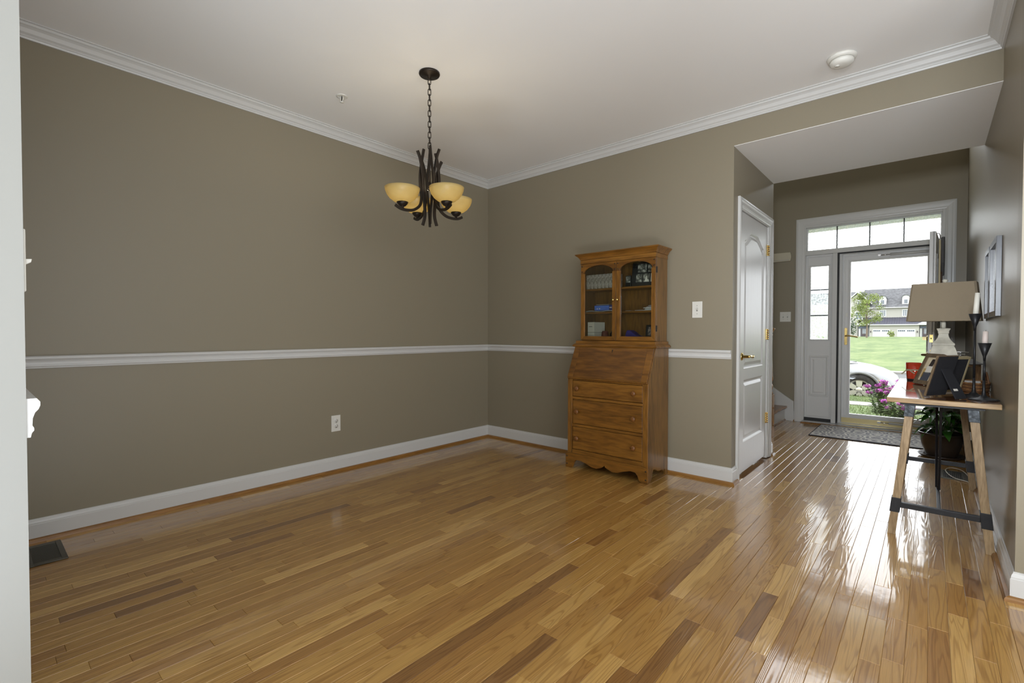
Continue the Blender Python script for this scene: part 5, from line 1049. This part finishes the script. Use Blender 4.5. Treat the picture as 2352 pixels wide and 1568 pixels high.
HB = -.35
hs = thing('row_house', 'cream row house with grey roof, side gable, two dormers and white garages across the street', 'house', (-2.5, 133, HB))
YG, YM = 130, 132.5          # garage front, main wall
HL, HRt = -8.4, 12
MB().box(HL, HRt, YM, YM+9, HB, 6.75).build('wall', 'siding_cream', hs)
for k in range(9): MB().box(HL, HRt, YM-.03, YM, 4.55+k*.235, 4.55+k*.235+.19).build('siding_board', 'siding_cream', hs)
MB().prism([(YM-.55, 6.65), (YM-.55, 6.80), (YM+5.6, 11.35), (YM+11, 6.8), (YM+11, 6.65)], 'yz', HL-.1, HRt).build('roof', 'shingle_grey', hs)
MB().box(HL-.1, HRt, YM-.62, YM-.5, 6.62, 6.80).build('gutter', 'house_white', hs)
def window(x0, x1, z0, z1, y, parent, nx=2, nz=3, tw=.14):
    w_ = MB().box(x0-tw, x1+tw, y-.10, y-.05, z1, z1+tw*1.3).box(x0-tw, x1+tw, y-.10, y-.05, z0-tw, z0).box(x0-tw, x0, y-.10, y-.05, z0, z1).box(x1, x1+tw, y-.10, y-.05, z0, z1).build('window', 'house_white', parent)
    dx, dz = (x1-x0)/nx, (z1-z0)/nz; g = .05
    for i in range(nx):
        for k in range(nz): MB().box(x0+i*dx+g, x0+(i+1)*dx-g, y-.07, y-.04, z0+k*dz+g, z0+(k+1)*dz-g).build('pane', 'pane_dark', w_)
    MB().box(x0, x1, y-.055, y-.035, z0, z1).build('sash', 'house_white', w_)
for a in (-5.15, -1.15): window(a, a+.98, 4.86, 6.1, YM, hs, 3, 4)
for a in (-5.38, -1.32):      # dormers with curved heads
    c = a+.65; zd0, zd1 = 7.45, 8.85
    prof = [(a, zd0), (a+1.3, zd0), (a+1.3, zd1)]+[(c+.65*math.cos(math.radians(t)), zd1+.55*math.sin(math.radians(t))) for t in range(15, 180, 15)]+[(a, zd1)]
    d = MB().prism(prof, 'xz', YM+.25, YM+2.8).build('dormer', 'house_white', hs)
    pr2 = [(c+.78*math.cos(math.radians(t)), zd1+.68*math.sin(math.radians(t))) for t in range(0, 181, 15)]+[(c-.64*math.cos(math.radians(t)), zd1+.54*math.sin(math.radians(t))) for t in range(0, 181, 15)]
    MB().prism(pr2, 'xz', YM+.15, YM+2.9).build('dormer_roof', 'shingle_grey', d)
    x0, x1, z0, z1 = c-.29, c+.29, 7.62, 8.45
    for i in range(2):
        for k in range(3): MB().box(x0+i*.29+.03, x0+(i+1)*.29-.03, YM+.20, YM+.26, z0+k*.277+.03, z0+(k+1)*.277-.03).build('pane', 'pane_dark', d)
# garage wing, standing-seam roof
MB().box(-6.85, 1.66, YG, YM, HB, 2.80).build('garage_wall', 'siding_cream', hs)
mr = MB().prism([(YG-.5, 2.95), (YG-.5, 3.08), (YM, 4.52), (YM, 4.3)], 'yz', -8.3, 4.6).build('porch_roof', 'metal_roof', hs)
for k in range(30):
    xx = -8.1+k*.43
    MB().add([(xx-.03, YG-.5, 3.08), (xx+.03, YG-.5, 3.08), (xx+.03, YM, 4.52), (xx-.03, YM, 4.52), (xx-.03, YG-.5, 3.16), (xx+.03, YG-.5, 3.16), (xx+.03, YM, 4.60), (xx-.03, YM, 4.60)], [(0, 1, 2, 3), (4, 5, 6, 7), (0, 1, 5, 4), (1, 2, 6, 5), (2, 3, 7, 6), (3, 0, 4, 7)]).build('seam', 'metal_roof', mr)
MB().box(-8.3, 4.6, YG-.55, YG-.45, 2.76, 2.97).build('fascia', 'house_white', hs)
for a in (-6.25, -1.98):
    g_ = MB().box(a, a+3.05, YG-.06, YG, HB, 1.88).build('garage_door', 'house_white', hs)
    for q0 in (a+.12, a+1.65):
        for k in range(4): MB().box(q0+k*.31+.03, q0+(k+1)*.31-.03, YG-.09, YG-.05, 1.42, 1.66).build('pane', 'pane_dark', g_)
for xx in (-6.6, 1.38): MB().box(xx-.08, xx+.08, YG-.15, YG, 1.15, 1.55).build('wall_lamp', 'door_dark', hs)
for a, b in ((-8.9, -6.9), (1.72, 3.7)):      # entries with little gables
    e_ = MB().box(a, b, YG+.5, YG+1, HB, 2.8).build('entry', 'stone_grey', hs)
    MB().prism([(a-.4, 2.78), (b+.4, 2.78), (b+.4, 2.95), ((a+b)/2, 3.75), (a-.4, 2.95)], 'xz', YG-.6, YG+1.8).build('entry_gable', 'house_white', hs)
    MB().box(a+.55, b-.35, YG+.42, YG+.5, HB, 2.05).build('entry_door', 'door_dark', e_)
    MB().box(a+.75, b-.55, YG+.38, YG+.43, .9, 1.95).build('door_glass', 'house_white', e_)
    for i in range(3):
        for k in range(3): MB().box(a+.80+i*.27, a+.80+i*.27+.19, YG+.36, YG+.385, .95+k*.33, .95+k*.33+.26).build('pane', 'pane_dark', e_)
    MB().box(a+.08, a+.38, YG+.42, YG+.5, HB, 2.05).build('side_light', 'house_white', e_); MB().box(a+.08, b-.1, YG+.42, YG+.5, 2.12, 2.5).build('transom', 'pane_dark', e_)
# left neighbour with a gable front
ng = hs
MB().prism([(-20, HB), (-9.05, HB), (-9.05, 9.85), (-9.2, 10.0), (-11.6, 7.8), (-20, 7.8)], 'xz', YM-1.4, YM+8).build('gable_wall', 'siding_cream', ng)
MB().prism([(-6.6, 7.55), (-9.2, 10.25), (-11.9, 7.55), (-11.9, 7.8), (-9.2, 10.55), (-6.6, 7.8)], 'xz', YM-1.75, YM+8).build('gable_trim', 'house_white', ng)
MB().prism([(YM-.6, 7.8), (YM+4.5, 10.9), (YM+9, 7.8)], 'yz', -24, -8.3).build('gable_roof', 'shingle_grey', ng)
window(-9.15, -8.55, 7.4, 8.4, YM-1.4, ng, 2, 3); window(-9.5, -8.3, 4.2, 5.8, YM-1.4, ng, 2, 3)
